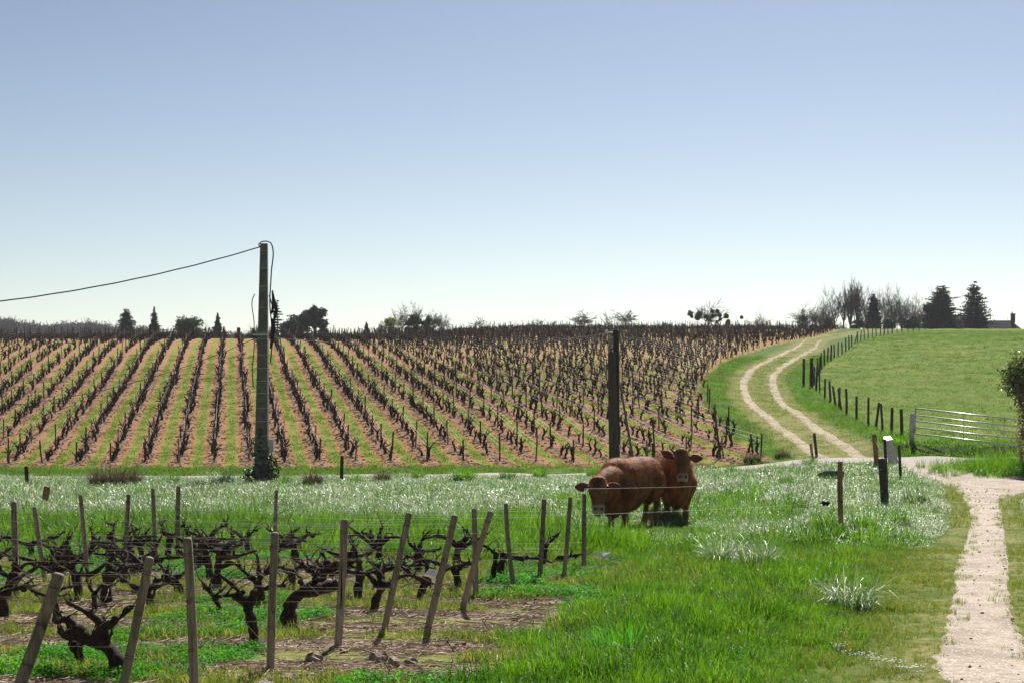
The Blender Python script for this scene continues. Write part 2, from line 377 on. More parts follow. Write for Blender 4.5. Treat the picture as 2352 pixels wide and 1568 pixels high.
def gravel(name, c1, c2, c3, stone=38.0):
    m, t, out = newmat(name); n = N(t); pos, X, Y, Z = n.xyz()
    a = n.noise(.9, pos, 5, .7); b = n.noise(14, pos, 4, .7); dd, cc = n.vor(stone, pos)
    sp = n.node('ShaderNodeSeparateXYZ'); n.L(cc, sp.inputs[0])
    col = n.mix(n.step(b, .35, .65), c1, c2); col = n.mix(n.math('MULTIPLY', n.step(a, .42, .62), .85), col, c3)
    col = n.mix(n.math('MULTIPLY', n.step(sp.outputs[0], .78, .82), n.step(dd, .5, .3)), col, (.2, .15, .13))
    col = n.mix(n.math('MULTIPLY', n.step(sp.outputs[1], .72, .8), n.step(dd, .45, .3)), col, (.62, .57, .52))
    hh = n.math('ADD', n.math('MULTIPLY', b, .8), n.math('MULTIPLY', dd, -.6))
    n.L(n.bsdf(col, .92, n.bump(hh, .45, .015), .1), out.inputs[0]); MATS[name] = m; return m
gravel('path_gravel', (.31, .26, .21), (.44, .38, .32), (.25, .205, .165))
gravel('track_gravel', (.27, .22, .145), (.40, .335, .24), (.19, .16, .08), 16.0)
gravel('lane_tar', (.30, .28, .26), (.38, .35, .33), (.33, .30, .27), 60.0)
def strip_mesh(name, Lp, Rp, mat, lift, nx=10, ragged=0.0, seed=1, sink=0.0):
    """a sheet between two edge lines; its ragged rim dips back under the grass"""
    r = np.random.default_rng(seed); ny = len(Lp); V = []
    w = np.hypot(*(Rp - Lp).T)
    def rag(k0):
        x = np.zeros(ny)
        for fq, am in ((.035, .35), (.11, .4), (.3, .35), (.7, .3)): x += am * np.sin(np.arange(ny) * fq * 2 + r.random() * 9 + 2 * np.sin(np.arange(ny) * fq * .37))
        return x * ragged + r.uniform(-.5, .5, ny) * ragged * .7
    eL, eR = rag(0), rag(1); d = (Rp - Lp) / w[:, None]; A = Lp + d * (eL)[:, None]; B = Rp + d * (eR)[:, None]
    ts = np.linspace(0, 1, nx + 1)
    P = A[:, None, :] * (1 - ts)[None, :, None] + B[:, None, :] * ts[None, :, None]
    Z = H(P[..., 0], P[..., 1]) + lift; edge = np.minimum(ts, 1 - ts) < 1e-6; Z[:, edge] -= lift * 1.6
    V = np.concatenate([P, Z[..., None]], -1).reshape(-1, 3); k = nx + 1
    i = (np.arange(nx)[None, :] + k * np.arange(ny - 1)[:, None]).ravel()
    return fast_mesh(name, V, np.stack([i, i + 1, i + k + 1, i + k], 1), mat, True)
def offset(line, o):
    d = np.gradient(line, axis=0); d /= np.linalg.norm(d, axis=1)[:, None]; return line + np.stack([d[:, 1], -d[:, 0]], 1) * o
pL = smooth_line([tuple(p) for p in PATH_L[::10]], 420); pR = smooth_line([tuple(p) for p in PATH_R[::10]], 420)
tag(link('footpath', strip_mesh('footpath', pL, pR, MATS['path_gravel'], .02, 16, .10, 3)), 'pale pinkish gravel footpath widening at the lane', 'path', kind='structure')
LN = smooth_line([tuple(p) for p in LANE[::8]], 400)
tag(link('lane', strip_mesh('lane', offset(LN, 1.25), offset(LN, -1.25), MATS['lane_tar'], .025, 8, .04, 4)), 'narrow pale lane below the vineyard', 'lane', kind='structure')
# gravel apron between footpath and lane
ap_x = np.linspace(0, 1, 60); AL = np.stack([14.2 + ap_x * 16, 59.0 + ap_x * 1.6], 1); AR = np.stack([13.6 + ap_x * 16, 45.0 + ap_x * .5], 1)
AR[:, 0] = np.linspace(13.4, 30, 60); AR[:8, 1] = np.linspace(52, 46, 8)
tag(link('gravel_turning', strip_mesh('gravel_turning', AL, AR, MATS['path_gravel'], .03, 30, .12, 9)), 'bare gravel ground where path and lane meet', 'gravel ground', kind='structure')
def rut(line, wd, seed):
    l = smooth_line([tuple(p) for p in line[::5]] + [tuple(line[-1])], 500); lp = np.pad(l, ((40, 40), (0, 0)), mode='reflect', reflect_type='odd'); l = np.stack([np.convolve(lp[:, c], np.ones(81) / 81, 'valid') for c in (0, 1)], 1); k = np.ones(500)
    k[380:] = np.linspace(1, .12, 120)
    d = np.gradient(l, axis=0); d /= np.linalg.norm(d, axis=1)[:, None]; q = np.stack([d[:, 1], -d[:, 0]], 1) * (k * wd / 2)[:, None]
    return l - q, l + q
for nm, line, sd_ in (('track_rut', LRx[:128], 5), ('track_rut', RRx[:128], 6)):
    a, b = rut(line, .58, sd_)
    tag(link(nm, strip_mesh(nm, a, b, MATS['track_gravel'], .03, 6, .06, sd_)), ('outer' if sd_ == 5 else 'inner') + ' pale wheel rut of the curving farm track', 'wheel rut', kind='structure')
# ------------------------------------------------------------------ grass and other ground cover
leafmat('blade_green', (.018, .075, .007), (.125, .25, .022), (1.65, 1.75, .5), .42, .35, .5, 1.6)
leafmat('blade_painted_sheen', (.075, .155, .045), (.23, .32, .155), (1.2, 1.35, .85), .42, 1.0, .32, 1.1, c3=(.64, .64, .56))  # lightened base and whitish blades paint in the sheen and glints of backlit grass
leafmat('blade_olive', (.09, .14, .02), (.17, .21, .04), (1.3, 1.5, .6), .5, .3, .45, .9, c3=(.33, .27, .12))
leafmat('blade_meadow', (.055, .12, .012), (.135, .19, .025), (1.3, 1.5, .5), .5, .2, .45, .35)
leafmat('blade_dry', (.24, .17, .09), (.36, .28, .17), (1.1, 1.0, .7), .6, .3, .35, .9)
leafmat('clover', (.03, .15, .010), (.07, .25, .02), (1.5, 1.9, .5), .6, .12, .5, 1.2)
def tuft(name, mat, nb, rad, h, wd, arch, seed, hv=.35, seg=3):
    r = np.random.default_rng(seed); V = []; Fq = []
    for b in range(nb):
        a = r.random() * 6.283; q = rad * math.sqrt(r.random()); x0, y0 = q * math.cos(a), q * math.sin(a)
        la = a + r.normal(0, .9); hh = h * (1 + r.normal(0, hv)); ar = abs(arch * (1 + r.normal(0, .45))); wv = wd * r.uniform(.6, 1.3)
        tw = la + math.pi / 2 + r.normal(0, .35); sx, sy = math.cos(tw), math.sin(tw); k0 = len(V)
        for i in range(seg + 1):
            t = i / seg; ang = ar * t; dz = hh * (math.sin(ang) / max(ar, .01)) if ar > .02 else hh * t
            dr = hh * ((1 - math.cos(ang)) / max(ar, .01)) if ar > .02 else 0
            px, py = x0 + dr * math.cos(la), y0 + dr * math.sin(la); ww = wv * (1 - t ** 1.6) * .5 + .0006
            V += [(px - sx * ww, py - sy * ww, dz), (px + sx * ww, py + sy * ww, dz)]
        for i in range(seg): c = k0 + 2 * i; Fq.append((c, c + 1, c + 3, c + 2))
    me = fast_mesh(name, np.array(V), np.array(Fq), mat, True); return me
def leafy(name, mat, nl, rad, h, size, seed):
    """a low patch of small round leaves (clover, weeds)"""
    r = np.random.default_rng(seed); V = []; Fq = []
    for b in range(nl):
        a = r.random() * 6.283; q = rad * math.sqrt(r.random()); c = np.array([q * math.cos(a), q * math.sin(a), h * (1 - (q / rad) ** 2 * .7) * r.uniform(.4, 1.1)])
        nrm = np.array([r.normal(0, .5), r.normal(0, .5), 1]); nrm /= np.linalg.norm(nrm); x = np.cross(nrm, [0, 1, 0.1]); x /= np.linalg.norm(x); y = np.cross(nrm, x)
        s = size * r.uniform(.6, 1.3); k = len(V)
        V += [c - x * s, c - y * s * .8 - nrm * s * .2, c + x * s, c + y * s * .8 + nrm * .1 * s]; Fq.append((k, k + 1, k + 2, k + 3))
    return fast_mesh(name, np.array(V), np.array(Fq), mat, False)
_gn = 0
def scatter(name, protos, P, scale, label, cat, rotz=None, tilt=0.0, idx=None, kind='stuff', seed=5):
    """one stuff object: prototypes set on points by geometry nodes"""
    global _gn; _gn += 1; n = len(P); r = np.random.default_rng(seed + n % 97)
    coll = bpy.data.collections.new('scatter_source_%d' % _gn)
    for i, me in enumerate(protos): coll.objects.link(bpy.data.objects.new('%s_source_%02d' % (name, i), me))
    me = bpy.data.meshes.new(name); me.vertices.add(n); me.vertices.foreach_set('co', np.ascontiguousarray(P, dtype=np.float32).ravel()); me.update()
    rot = np.stack([r.normal(0, 1, n) * tilt, r.normal(0, 1, n) * tilt, r.random(n) * 6.283 if rotz is None else rotz], 1)
    a = me.attributes.new('rot', 'FLOAT_VECTOR', 'POINT'); a.data.foreach_set('vector', rot.astype(np.float32).ravel())
    a = me.attributes.new('scl', 'FLOAT', 'POINT'); a.data.foreach_set('value', np.broadcast_to(scale, (n,)).astype(np.float32))
    a = me.attributes.new('idx', 'INT', 'POINT'); a.data.foreach_set('value', (r.integers(0, len(protos), n) if idx is None else idx).astype(np.int32))
    o = link(name, me); g = bpy.data.node_groups.new('scatter_%d' % _gn, 'GeometryNodeTree')
    g.interface.new_socket('Geometry', in_out='INPUT', socket_type='NodeSocketGeometry'); g.interface.new_socket('Geometry', in_out='OUTPUT', socket_type='NodeSocketGeometry')
    gi = g.nodes.new('NodeGroupInput'); go = g.nodes.new('NodeGroupOutput'); ip = g.nodes.new('GeometryNodeInstanceOnPoints'); ci = g.nodes.new('GeometryNodeCollectionInfo')
    ci.inputs['Collection'].default_value = coll; ci.inputs['Separate Children'].default_value = True; ci.inputs['Reset Children'].default_value = True
    def na(nm, ty):
        q = g.nodes.new('GeometryNodeInputNamedAttribute'); q.data_type = ty; q.inputs['Name'].default_value = nm; return next(s for s in q.outputs if s.enabled and s.name == 'Attribute')
    L = g.links.new; L(gi.outputs[0], ip.inputs['Points']); L(ci.outputs[0], ip.inputs['Instance']); ip.inputs['Pick Instance'].default_value = True
    L(na('idx', 'INT'), ip.inputs['Instance Index'])
    e2r = g.nodes.new('FunctionNodeEulerToRotation'); L(na('rot', 'FLOAT_VECTOR'), e2r.inputs[0]); L(e2r.outputs[0], ip.inputs['Rotation'])
    L(na('scl', 'FLOAT'), ip.inputs['Scale']); L(ip.outputs[0], go.inputs[0])
    md = o.modifiers.new('scatter', 'NODES'); md.node_group = g
    return tag(o, label, cat, kind=kind)
def rand_pts(n, y0, y1, half=.355, pad=1.5):
    y = np.sqrt(rng.random(int(n * 1.0)) * (y1 ** 2 - y0 ** 2) + y0 ** 2); x = rng.uniform(-1, 1, len(y)) * (half * y + pad); return x, y
def clear_of(X, Y):
    ok = ~in_path(X, Y) & (seg_dist(X, Y, LANE[::6]) > 1.28)
    ok &= ~((X > 14.2) & (Y > 45.2) & (Y < 59)) | (np.hypot((X - ISLET[0]) / 1.6, (Y - ISLET[1]) / 2.2) < 1) | (np.hypot(X - BUSH_C[0], (Y - BUSH_C[1])/1.1) < 2.6)
    ok &= (seg_dist(X, Y, LRx[::3]) > .36) & (seg_dist(X, Y, RRx[::3]) > .36)
    return ok
def on_ground(X, Y, dz=0.0): return np.stack([X, Y, H(X, Y) + dz], 1)
pd = lambda X, Y: path_edge_dist(X, Y)

# lush bright grass close by
X, Y = rand_pts(74000, 9.5, 31); fo = m_fore(X, Y); e = pd(X, Y)
ok = clear_of(X, Y) & ~fo & (rng.random(len(X)) < .55 + .45 * S(e / 1.1)) & (rng.random(len(X)) < .55 + .8 * vnoise(X, Y, .9, 8))
X, Y, e = X[ok], Y[ok], e[ok]; sc = (.4 + .6 * vnoise(X, Y, .8, 9) + .75 * vnoise(X, Y, 2.6, 19) ** 2) * (.35 + .65 * S(e / 1.8)) * rng.uniform(.75, 1.25, len(X))
back = S((Y + .18 * X - 23.2) / 2) * (X < 2)
sc = sc * (1 + .55 * back) * (1 - .62 * S((Y - 25.5) / 2.5) * (X > .8))
olive = ((rng.random(len(X)) < 1.15 - S((e - .2) / 1.6)) & (X > 2)) | ((vnoise(X, Y, .55, 66) > .6) & (rng.random(len(X)) < .6) & (Y < 24))
gm = [tuft('grass_tuft', MATS['blade_green'], 46, .14, .125, .0062, 1.1, 20 + i) for i in range(5)]
om = [tuft('olive_tuft', MATS['blade_olive'], 34, .14, .13, .007, 1.1, 40 + i) for i in range(4)]
scatter('lush_grass', gm, on_ground(X, Y)[~olive], sc[~olive], 'lush bright green grass between the vines and the footpath', 'grass', tilt=.12)
# low olive grass: path verges and between the near vine rows
X2, Y2 = rand_pts(30000, 8.5, 24.5); f2 = m_fore(X2, Y2); d2 = fore_strip(X2, Y2)
k2 = f2 & (d2 + .7 * (vnoise(X2, Y2, 1.3, 12) - .5) < .17)
X3, Y3 = rand_pts(9000, 30, 58); e3 = pd(X3, Y3); k3 = clear_of(X3, Y3) & (e3 < 1.3)
X4, Y4 = rand_pts(30000, 9, 58); k4 = in_path(X4, Y4) & (pd(X4, Y4) < .22 * rng.random(len(X4)) ** 2 + .1 * vnoise(X4, Y4, 1.5, 90))
PO = np.concatenate([on_ground(X, Y)[olive], on_ground(X2, Y2)[k2], on_ground(X3, Y3)[k3], on_ground(X4, Y4, .01)[k4]])
SO = np.concatenate([sc[olive] * .85, rng.uniform(.35, .9, k2.sum()), rng.uniform(.5, 1.0, k3.sum()), rng.uniform(.25, .6, k4.sum())])
scatter('short_grass', om, PO, SO, 'short olive grass on the path verges and between the near vines', 'grass', tilt=.2)
# clover and weeds
X, Y = rand_pts(16000, 8.5, 27); f = m_fore(X, Y); nz = vnoise(X, Y, 1.0, 31)
dd = fore_strip(X, Y)
k = clear_of(X, Y) & ((f & (nz > .57) & (dd < .34)) | (~f & (nz > .74) & (pd(X, Y) > 1.5)))
cm = [leafy('clover_patch', MATS['clover'], 150, .19, .10, .012, 60 + i) for i in range(4)]
scatter('clover', cm, on_ground(X, Y)[k], rng.uniform(.6, 1.25, k.sum()), 'bright green clover and weeds in patches between the near vines', 'clover', tilt=.1)
# tall grass of the cow meadow, its silvery sheen partly painted into the blades
sm = [tuft('silver_tuft', MATS['blade_painted_sheen'], 44, .22, .18, .0125, 2.5, 80 + i, .35, 4) for i in range(6)]
g2 = [tuft('green_tuft', MATS['blade_green'], 30, .26, .27, .013, 1.2, 90 + i, .35, 3) for i in range(3)]
X, Y = rand_pts(95000, 22, 57.2); nz = .4 * vnoise(X, Y, .45, 14) + .6 * vnoise(X, Y, 1.5, 15)
band = S((Y - 27.0 + 1.6 * (X > 4) * 0) / 5.0)
band = np.where(X > 1.0, S((Y - 24.8) / 4), band); low = 1 - .72 * np.exp(-((X - 2.6) / 2.0) ** 4) * np.exp(-((Y - 29.8) / 2.8) ** 4)
onb = clear_of(X, Y) & ~m_fore(X, Y) & (pd(X, Y) > .5)
near_bull = (np.abs(X - 3.6) < 2.6) & (np.abs(Y - 36) < 5)
sil = onb & (rng.random(len(X)) < band * (.62 + 1.1 * (nz - .25))) & ~(near_bull & (rng.random(len(X)) < .5))
grn = onb & ~sil & (rng.random(len(X)) < .45) & (Y > 26)
szf = low * 1; szf = szf - np.where(X < 5, .3, -.25) * S((Y - 44) / 9)
sc = rng.uniform(.6, 1.25, len(X)) * (.3 + 1.4 * nz) * szf * (.5 + .5 * S((pd(X, Y) - .4) / 1.2))
scatter('silvery_grass', sm, on_ground(X, Y)[sil], sc[sil], 'tall windblown grass with silvery sheen round the cattle', 'grass', tilt=.15)
scatter('meadow_undergrass', g2, on_ground(X, Y)[grn], sc[grn] * .95, 'green grass growing through the silvery meadow', 'grass', tilt=.15)
# verges of lane and track, bank below the pasture gate
X, Y = rand_pts(60000, 57, 135, .36, 1); tr = np.minimum(seg_dist(X, Y, LRx[::3]), seg_dist(X, Y, RRx[::3]))
ok = clear_of(X, Y) & ~m_hill(X, Y) & ~m_meadow(X, Y) & (X < 40)
worn = tr < 1.1
tm = [tuft('verge_tuft', MATS['blade_green' if i < 2 else 'blade_meadow'], 30, .3, .13, .016, 1.3, 110 + i, .35, 2) for i in range(5)]
wm = [tuft('worn_tuft', MATS['blade_olive'], 22, .3, .08, .02, 1.3, 120 + i, .35, 2) for i in range(2)]
k = ok & ~worn; szz = np.where((X > 12) & (Y > 61) & (Y < 66), 1.5, 1.0)
vi = np.where(vnoise(X, Y, .22, 77) + rng.normal(0, .12, len(X)) + .25 * (Y < 66) * (X < 12) < .42, rng.integers(0, 2, len(X)), rng.integers(2, 5, len(X)))
scatter('verge_grass', tm, on_ground(X, Y)[k], (rng.uniform(.5, 1.2, len(X)) * szz)[k], 'green verge grass beside the lane and the curving track', 'grass', tilt=.2, idx=vi[k])
k = ok & worn & (rng.random(len(X)) < .6)
scatter('worn_grass', wm, on_ground(X, Y)[k], rng.uniform(.6, 1.2, k.sum()), 'worn low grass between and beside the wheel ruts', 'grass', tilt=.2)
# pasture on the right
X, Y = rand_pts(60000, 64, 215, .36, 1); k = m_meadow(X, Y)
mm = [tuft('pasture_tuft', MATS['blade_meadow'], 22, .35, .085, .022, 1.4, 130 + i, .35, 2) for i in range(3)]
scatter('pasture_grass', mm, on_ground(X, Y)[k], rng.uniform(.5, 1.3, k.sum()), 'short yellow green pasture grass behind the metal gate', 'grass', tilt=.25)
# grass strips between hill rows
X, Y = rand_pts(90000, 63, 120, .36, 1); k = m_hill(X, Y) & (hill_strip(X, Y) + .16 * (vnoise(X, Y, .35, 44) - .5) < .15) & (rng.random(len(X)) < .35 + .6 * vnoise(X, Y, .5, 5))
hm = [tuft('strip_tuft', MATS['blade_meadow'], 20, .2, .09, .016, 1.3, 140 + i, .4, 2) for i in range(3)]
scatter('strip_grass', hm, on_ground(X, Y)[k], rng.uniform(.5, 1.3, k.sum()), 'green grass strips between the hillside vine rows', 'grass', tilt=.2)
# clods, stones and old prunings on the bare soil
simple('clod', (.16, .10, .07), (.38, .30, .24), 30, .95, .6, .01, vary=.35)
simple('twig', (.25, .17, .11), (.48, .39, .30), 20, .8, .2, vary=.3)
def clod(seed, r0=.03):
    r = np.random.default_rng(seed); b = MB(); b.ellipsoid((0, 0, .3 * r0), (r0, r0 * .8, r0 * .55), 7, 5); v = b.v[0]; v *= 1 + r.uniform(-.22, .22, (len(v), 1)); return b.mesh('clod', MATS['clod'], False)
def twig(seed):
    r = np.random.default_rng(seed); b = MB()
    for k in range(5):
        x = r.uniform(-.2, .2, 2); a = r.random() * 3.14; l = r.uniform(.05, .22); p = [(x[0] + math.cos(a + j * .25) * l * (j - 1), x[1] + math.sin(a + j * .25) * l * (j - 1), .012 + r.uniform(0, .012)) for j in range(3)]
        b.tube(p, [.004, .0035, .002], 4)
    return b.mesh('twig', MATS['twig'], False)
X, Y = rand_pts(16000, 8.5, 25); k = m_fore(X, Y) & (fore_strip(X, Y) > .22)
scatter('soil_clods', [clod(i) for i in range(5)], on_ground(X, Y)[k], rng.uniform(.25, 1.15, k.sum()) ** 1.5, 'small soil clods and stones under the near vines', 'clods')
X, Y = rand_pts(8500, 8.5, 25); k = m_fore(X, Y) & (fore_strip(X, Y) > .12)
scatter('vine_prunings', [twig(i) for i in range(6)], on_ground(X, Y)[k], rng.uniform(.6, 1.4, k.sum()), 'dry twigs and leaf litter lying under the near vines', 'prunings')
X, Y = rand_pts(9000, 9, 58); k = in_path(X, Y) | ((X > 13.5) & (Y > 46) & (Y < 58.5))
scatter('path_stones', [clod(i + 20, .022) for i in range(4)], on_ground(X, Y, .02)[k], rng.uniform(.2, 1.0, k.sum()) ** 2 + .15, 'loose stones on the gravel footpath', 'stones')
X, Y = rand_pts(60000, 62, 110, .36, 1); k = m_hill(X, Y) & (hill_strip(X, Y) > .2) & (hill_strip(X, Y) < .5)
scatter('hill_litter', [clod(i + 30, .05) for i in range(3)] + [twig(i + 30) for i in range(3)], on_ground(X, Y)[k], rng.uniform(.4, 1.5, k.sum()), 'clods and prunings on the orange vineyard soil', 'soil litter')
# daisies in the grass near the path
simple('petal', (.75, .75, .72), (.85, .85, .8), 5, .6, 0)
def daisy(seed):
    r = np.random.default_rng(seed); b = MB()
    for k in range(7):
        p = r.uniform(-.09, .09, 2); h = r.uniform(.05, .09); b.tube([(p[0], p[1], 0), (p[0], p[1], h)], .0015, 3)
        b.ellipsoid((p[0], p[1], h), (.014, .014, .005), 7, 4)
    return b.mesh('daisy', MATS['petal'], False)
c = [G(2070 + 10 * i, 1543 + 3.0 * i + 3 * math.sin(i)) for i in range(-15, 5)]
PD = np.array([p + np.array([rng.uniform(-.05, .05), rng.uniform(-.1, .1), .03]) for p in c[::1]])
scatter('daisies', [daisy(i) for i in range(3)], PD, rng.uniform(.35, .75, len(PD)), 'patch of small white daisies in the grass beside the path', 'daisies')

# tussocks one can point at
leafmat('bramble', (.05, .038, .024), (.12, .085, .05), (1.2, 1.0, .8), .7, .2, .3, 1.5, c3=(.06, .09, .03))
def tussock(u, v, width, height, mat, label, nm='grass_tussock', cat='grass tussock', arch=1.4, nb=None, wd=.012):
    p = G(u, v); r = width / 2; me = tuft(nm, MATS[mat], nb or int(260 + 500 * r), r * .62, height * 1.25, wd, arch, int(u + v), .3, 4)
    V = np.empty(len(me.vertices) * 3, np.float32); me.vertices.foreach_get('co', V); V = V.reshape(-1, 3)
    V[:, 2] += -.02; V[:, 2] *= (.85 if mat == 'bramble' else 1); me.vertices.foreach_set('co', V.ravel()); o = link(nm, me, None, tuple(p)); return tag(o, label, cat)
tussock(1955, 1402, .85, .3, 'blade_painted_sheen', 'grey green spreading grass tussock in the lush grass beside the footpath', arch=1.5, nb=420, wd=.009)
tussock(1650, 1300, .6, .32, 'blade_painted_sheen', 'pale grass tussock left of the taller twin tussock below the cattle', wd=.01)
tussock(1738, 1312, .75, .36, 'blade_painted_sheen', 'tall pale grass tussock between the cattle and the grey green one', wd=.01)
tussock(1700, 1292, .5, .3, 'blade_painted_sheen', 'small pale tussock wedged between the two pale tussocks below the cattle', wd=.01)
tussock(265, 1121, 2.4, .62, 'bramble', 'wide brown bramble mound by the lane left of the concrete pole', 'bramble_mound', 'bramble', 1.7, 1500, .02)
tussock(505, 1122, 1.2, .42, 'blade_painted_sheen', 'grey green tussock between the bramble mound and the concrete pole', nb=700, wd=.016)
tussock(718, 1118, .75, .42, 'bramble', 'brown dry tussock just right of the concrete pole', 'bramble_mound', 'bramble', 1.6, 700, .016)
tussock(655, 1117, .5, .3, 'blade_green', 'small dark green tussock at the foot of the concrete pole', nb=300, wd=.016)
tussock(878, 1110, .7, .4, 'bramble', 'brown tussock right of the short dark lane post', 'bramble_mound', 'bramble', 1.6, 600, .016)
tussock(815, 1112, .6, .32, 'blade_green', 'green tussock between the lane post and a brown tussock', nb=300, wd=.016)
tussock(1065, 1110, 1.0, .42, 'blade_green', 'broad dark green tussock midway between the two utility poles', nb=600, wd=.016)
tussock(1165, 1106, .8, .32, 'blade_green', 'low green tussock left of the split wooden pole', nb=400, wd=.016)
tussock(1728, 1064, 1.0, .36, 'bramble', 'brown dry brush clump at the vineyard corner behind the cattle', 'bramble_mound', 'bramble', 1.6, 700, .018)
tussock(1680, 1092, .45, .34, 'blade_green', 'dark round tussock right of the ring nosed bull', nb=300, wd=.014)
tussock(1797, 1052, .9, .3, 'bramble', 'pale dry brush below the wheel ruts', 'bramble_mound', 'bramble', 1.6, 500, .018)

for q, (u, v, wd, lab) in enumerate(((1830, 1178, .7, 'dark tuft in the meadow between the bulls and the brown post'), (2052, 1218, .8, 'dark shaggy tussock below the thick grey post'), (1985, 1225, .7, 'dark tussock right of the foot of the brown post'), (1893, 1222, .6, 'dark tussock left of the foot of the brown post'), (1808, 1120, .5, 'small dark tuft above the lower fence wire left of the spool'), (1742, 1142, .6, 'dark green clump right of the ring nosed bull'), (1860, 1076, .9, 'bushy green clump below the two posts at the wheel ruts'), (2105, 1160, .9, 'big pale clump right of the thick grey post'), (1360, 1098, .6, 'dark clump left of the lowered head'), (1240, 1100, .7, 'green clump left of the wooden pole near the lane'), (960, 1104, .6, 'green clump beside the brown tussock by the lane'), (395, 1120, .6, 'green clump right of the wide bramble mound'), (1838, 1372, .5, 'dark green tuft left of the spreading grey green tussock'), (1435, 1500, .9, 'broad clover like clump near the bottom between vines and path'))):
    tussock(u, v, wd, .34 if v < 1300 else .2, 'blade_painted_sheen' if q in (7,) else ('clover' if q == 13 else 'blade_green'), lab, nb=int(520 * wd), wd=.014 if v < 1300 else .008)

X, Y = rand_pts(1500, 64, 200, .36, 1); k = m_meadow(X, Y) & (vnoise(X, Y, .12, 51) + .3 * rng.random(len(X)) > .75)
scatter('pasture_weeds', [tuft('weed_tuft', MATS['blade_green'], 40, .22, .16, .03, 1.3, 230 + i, .35, 2) for i in range(2)], on_ground(X, Y)[k], rng.uniform(.5, 1.3, k.sum()), 'darker weedy tufts dotted over the hill pasture', 'weeds', tilt=.2)
# ------------------------------------------------------------------ near vineyard: posts, wires, vines
def wood(name, c1, c2, c3):
    m, t, out = newmat(name); n = N(t); tc = n.node('ShaderNodeTexCoord'); mp = n.node('ShaderNodeMapping'); mp.inputs['Scale'].default_value = (26, 26, 1.6); n.L(tc.outputs['Object'], mp.inputs[0])
    a = n.noise(1.2, mp.outputs[0], 5, .7, .6); b = n.noise(4.5, tc.outputs['Object'], 4, .6)
    mp2 = n.node('ShaderNodeMapping'); mp2.inputs['Scale'].default_value = (40, 40, 1.0); n.L(tc.outputs['Object'], mp2.inputs[0]); cr = n.noise(.9, mp2.outputs[0], 2, .5, 1.0)
    col = n.mix(n.step(a, .35, .65), c1, c2); col = n.mix(n.math('MULTIPLY', n.step(b, .5, .72), .75), col, c3)
    crk = n.step(cr, .66, .70); col = n.mix(crk, col, (.02, .014, .01))
    oi = n.node('ShaderNodeObjectInfo'); hs = n.node('ShaderNodeHueSaturation'); n.L(col, hs.inputs['Color']); n.L(n.math('MULTIPLY_ADD', oi.outputs['Random'], .5, .75), hs.inputs['Value'])
    n.L(n.bsdf(hs.outputs[0], .88, n.bump(n.math('SUBTRACT', a, n.math('MULTIPLY', crk, 1.5)), .7, .008), .2), out.inputs[0]); MATS[name] = m; return m
wood('grey_wood', (.15, .12, .095), (.29, .245, .20), (.10, .085, .055))
wood('dark_wood', (.035, .028, .024), (.075, .062, .052), (.05, .05, .03))
wood('brown_wood', (.19, .10, .05), (.30, .17, .09), (.12, .08, .05))
simple('wire', (.34, .33, .33), (.22, .20, .20), 40, .45, 0, metallic=.8)
simple('rusty_wire', (.05, .035, .03), (.10, .06, .04), 40, .6, 0, metallic=.5)
simple('bark', (.012, .008, .007), (.055, .034, .026), 28, .9, 1.0, .02, stretch=(1, 1, .45), detail=6)
simple('cane', (.055, .030, .022), (.12, .065, .045), 20, .6, .2)
def post_mesh(name, base, top, r, mat, seed, seg=10, taper=.92, square=False, bury=.12):
    """axis from base to top (local, base at origin): worn round stake with a sawn, slightly split head"""
    b = MB(); ax = np.array(top) - np.array(base); L = np.linalg.norm(ax); rr = np.random.default_rng(seed); n = 9; d = ax / L
    ts = np.r_[-bury / L, np.linspace(0, 1, n - 2) * .985, 1.0]; bow = rr.normal(0, .007, 2)
    P = [d * L * t + np.array([bow[0] * math.sin(3 * t), bow[1] * math.sin(3 * t), 0]) for t in ts]
    rad = [r * (1 - (1 - taper) * t) * (1 + rr.normal(0, .025)) for t in ts]; rad[-1] *= .86
    st = rng.bit_generator.state; b.tube(P, rad, seg, True, .035); rng.bit_generator.state = st
    return b.mesh(name, mat, not square)
def put_post(name, base_uv, top_uv, r, mat, label, cat='wooden post', group=None, dY=0.0, H_=None, parent=None, sink=0.0, seg=10, Y=None):
    p = G(*base_uv) if Y is None else np.array([(base_uv[0] - U0) / F * Y, Y, H((base_uv[0] - U0) / F * Y, Y)])
    t = at(top_uv[0], top_uv[1], p[1] + dY); me = post_mesh(name, (0, 0, 0), t - p, r, MATS[mat], int(base_uv[0] * 7 + base_uv[1]), seg)
    o = link(name, me, parent, tuple(p)); 
    if label: tag(o, label, cat, group)
    return o, p, t
GP = 'grey stakes of the near vineyard'
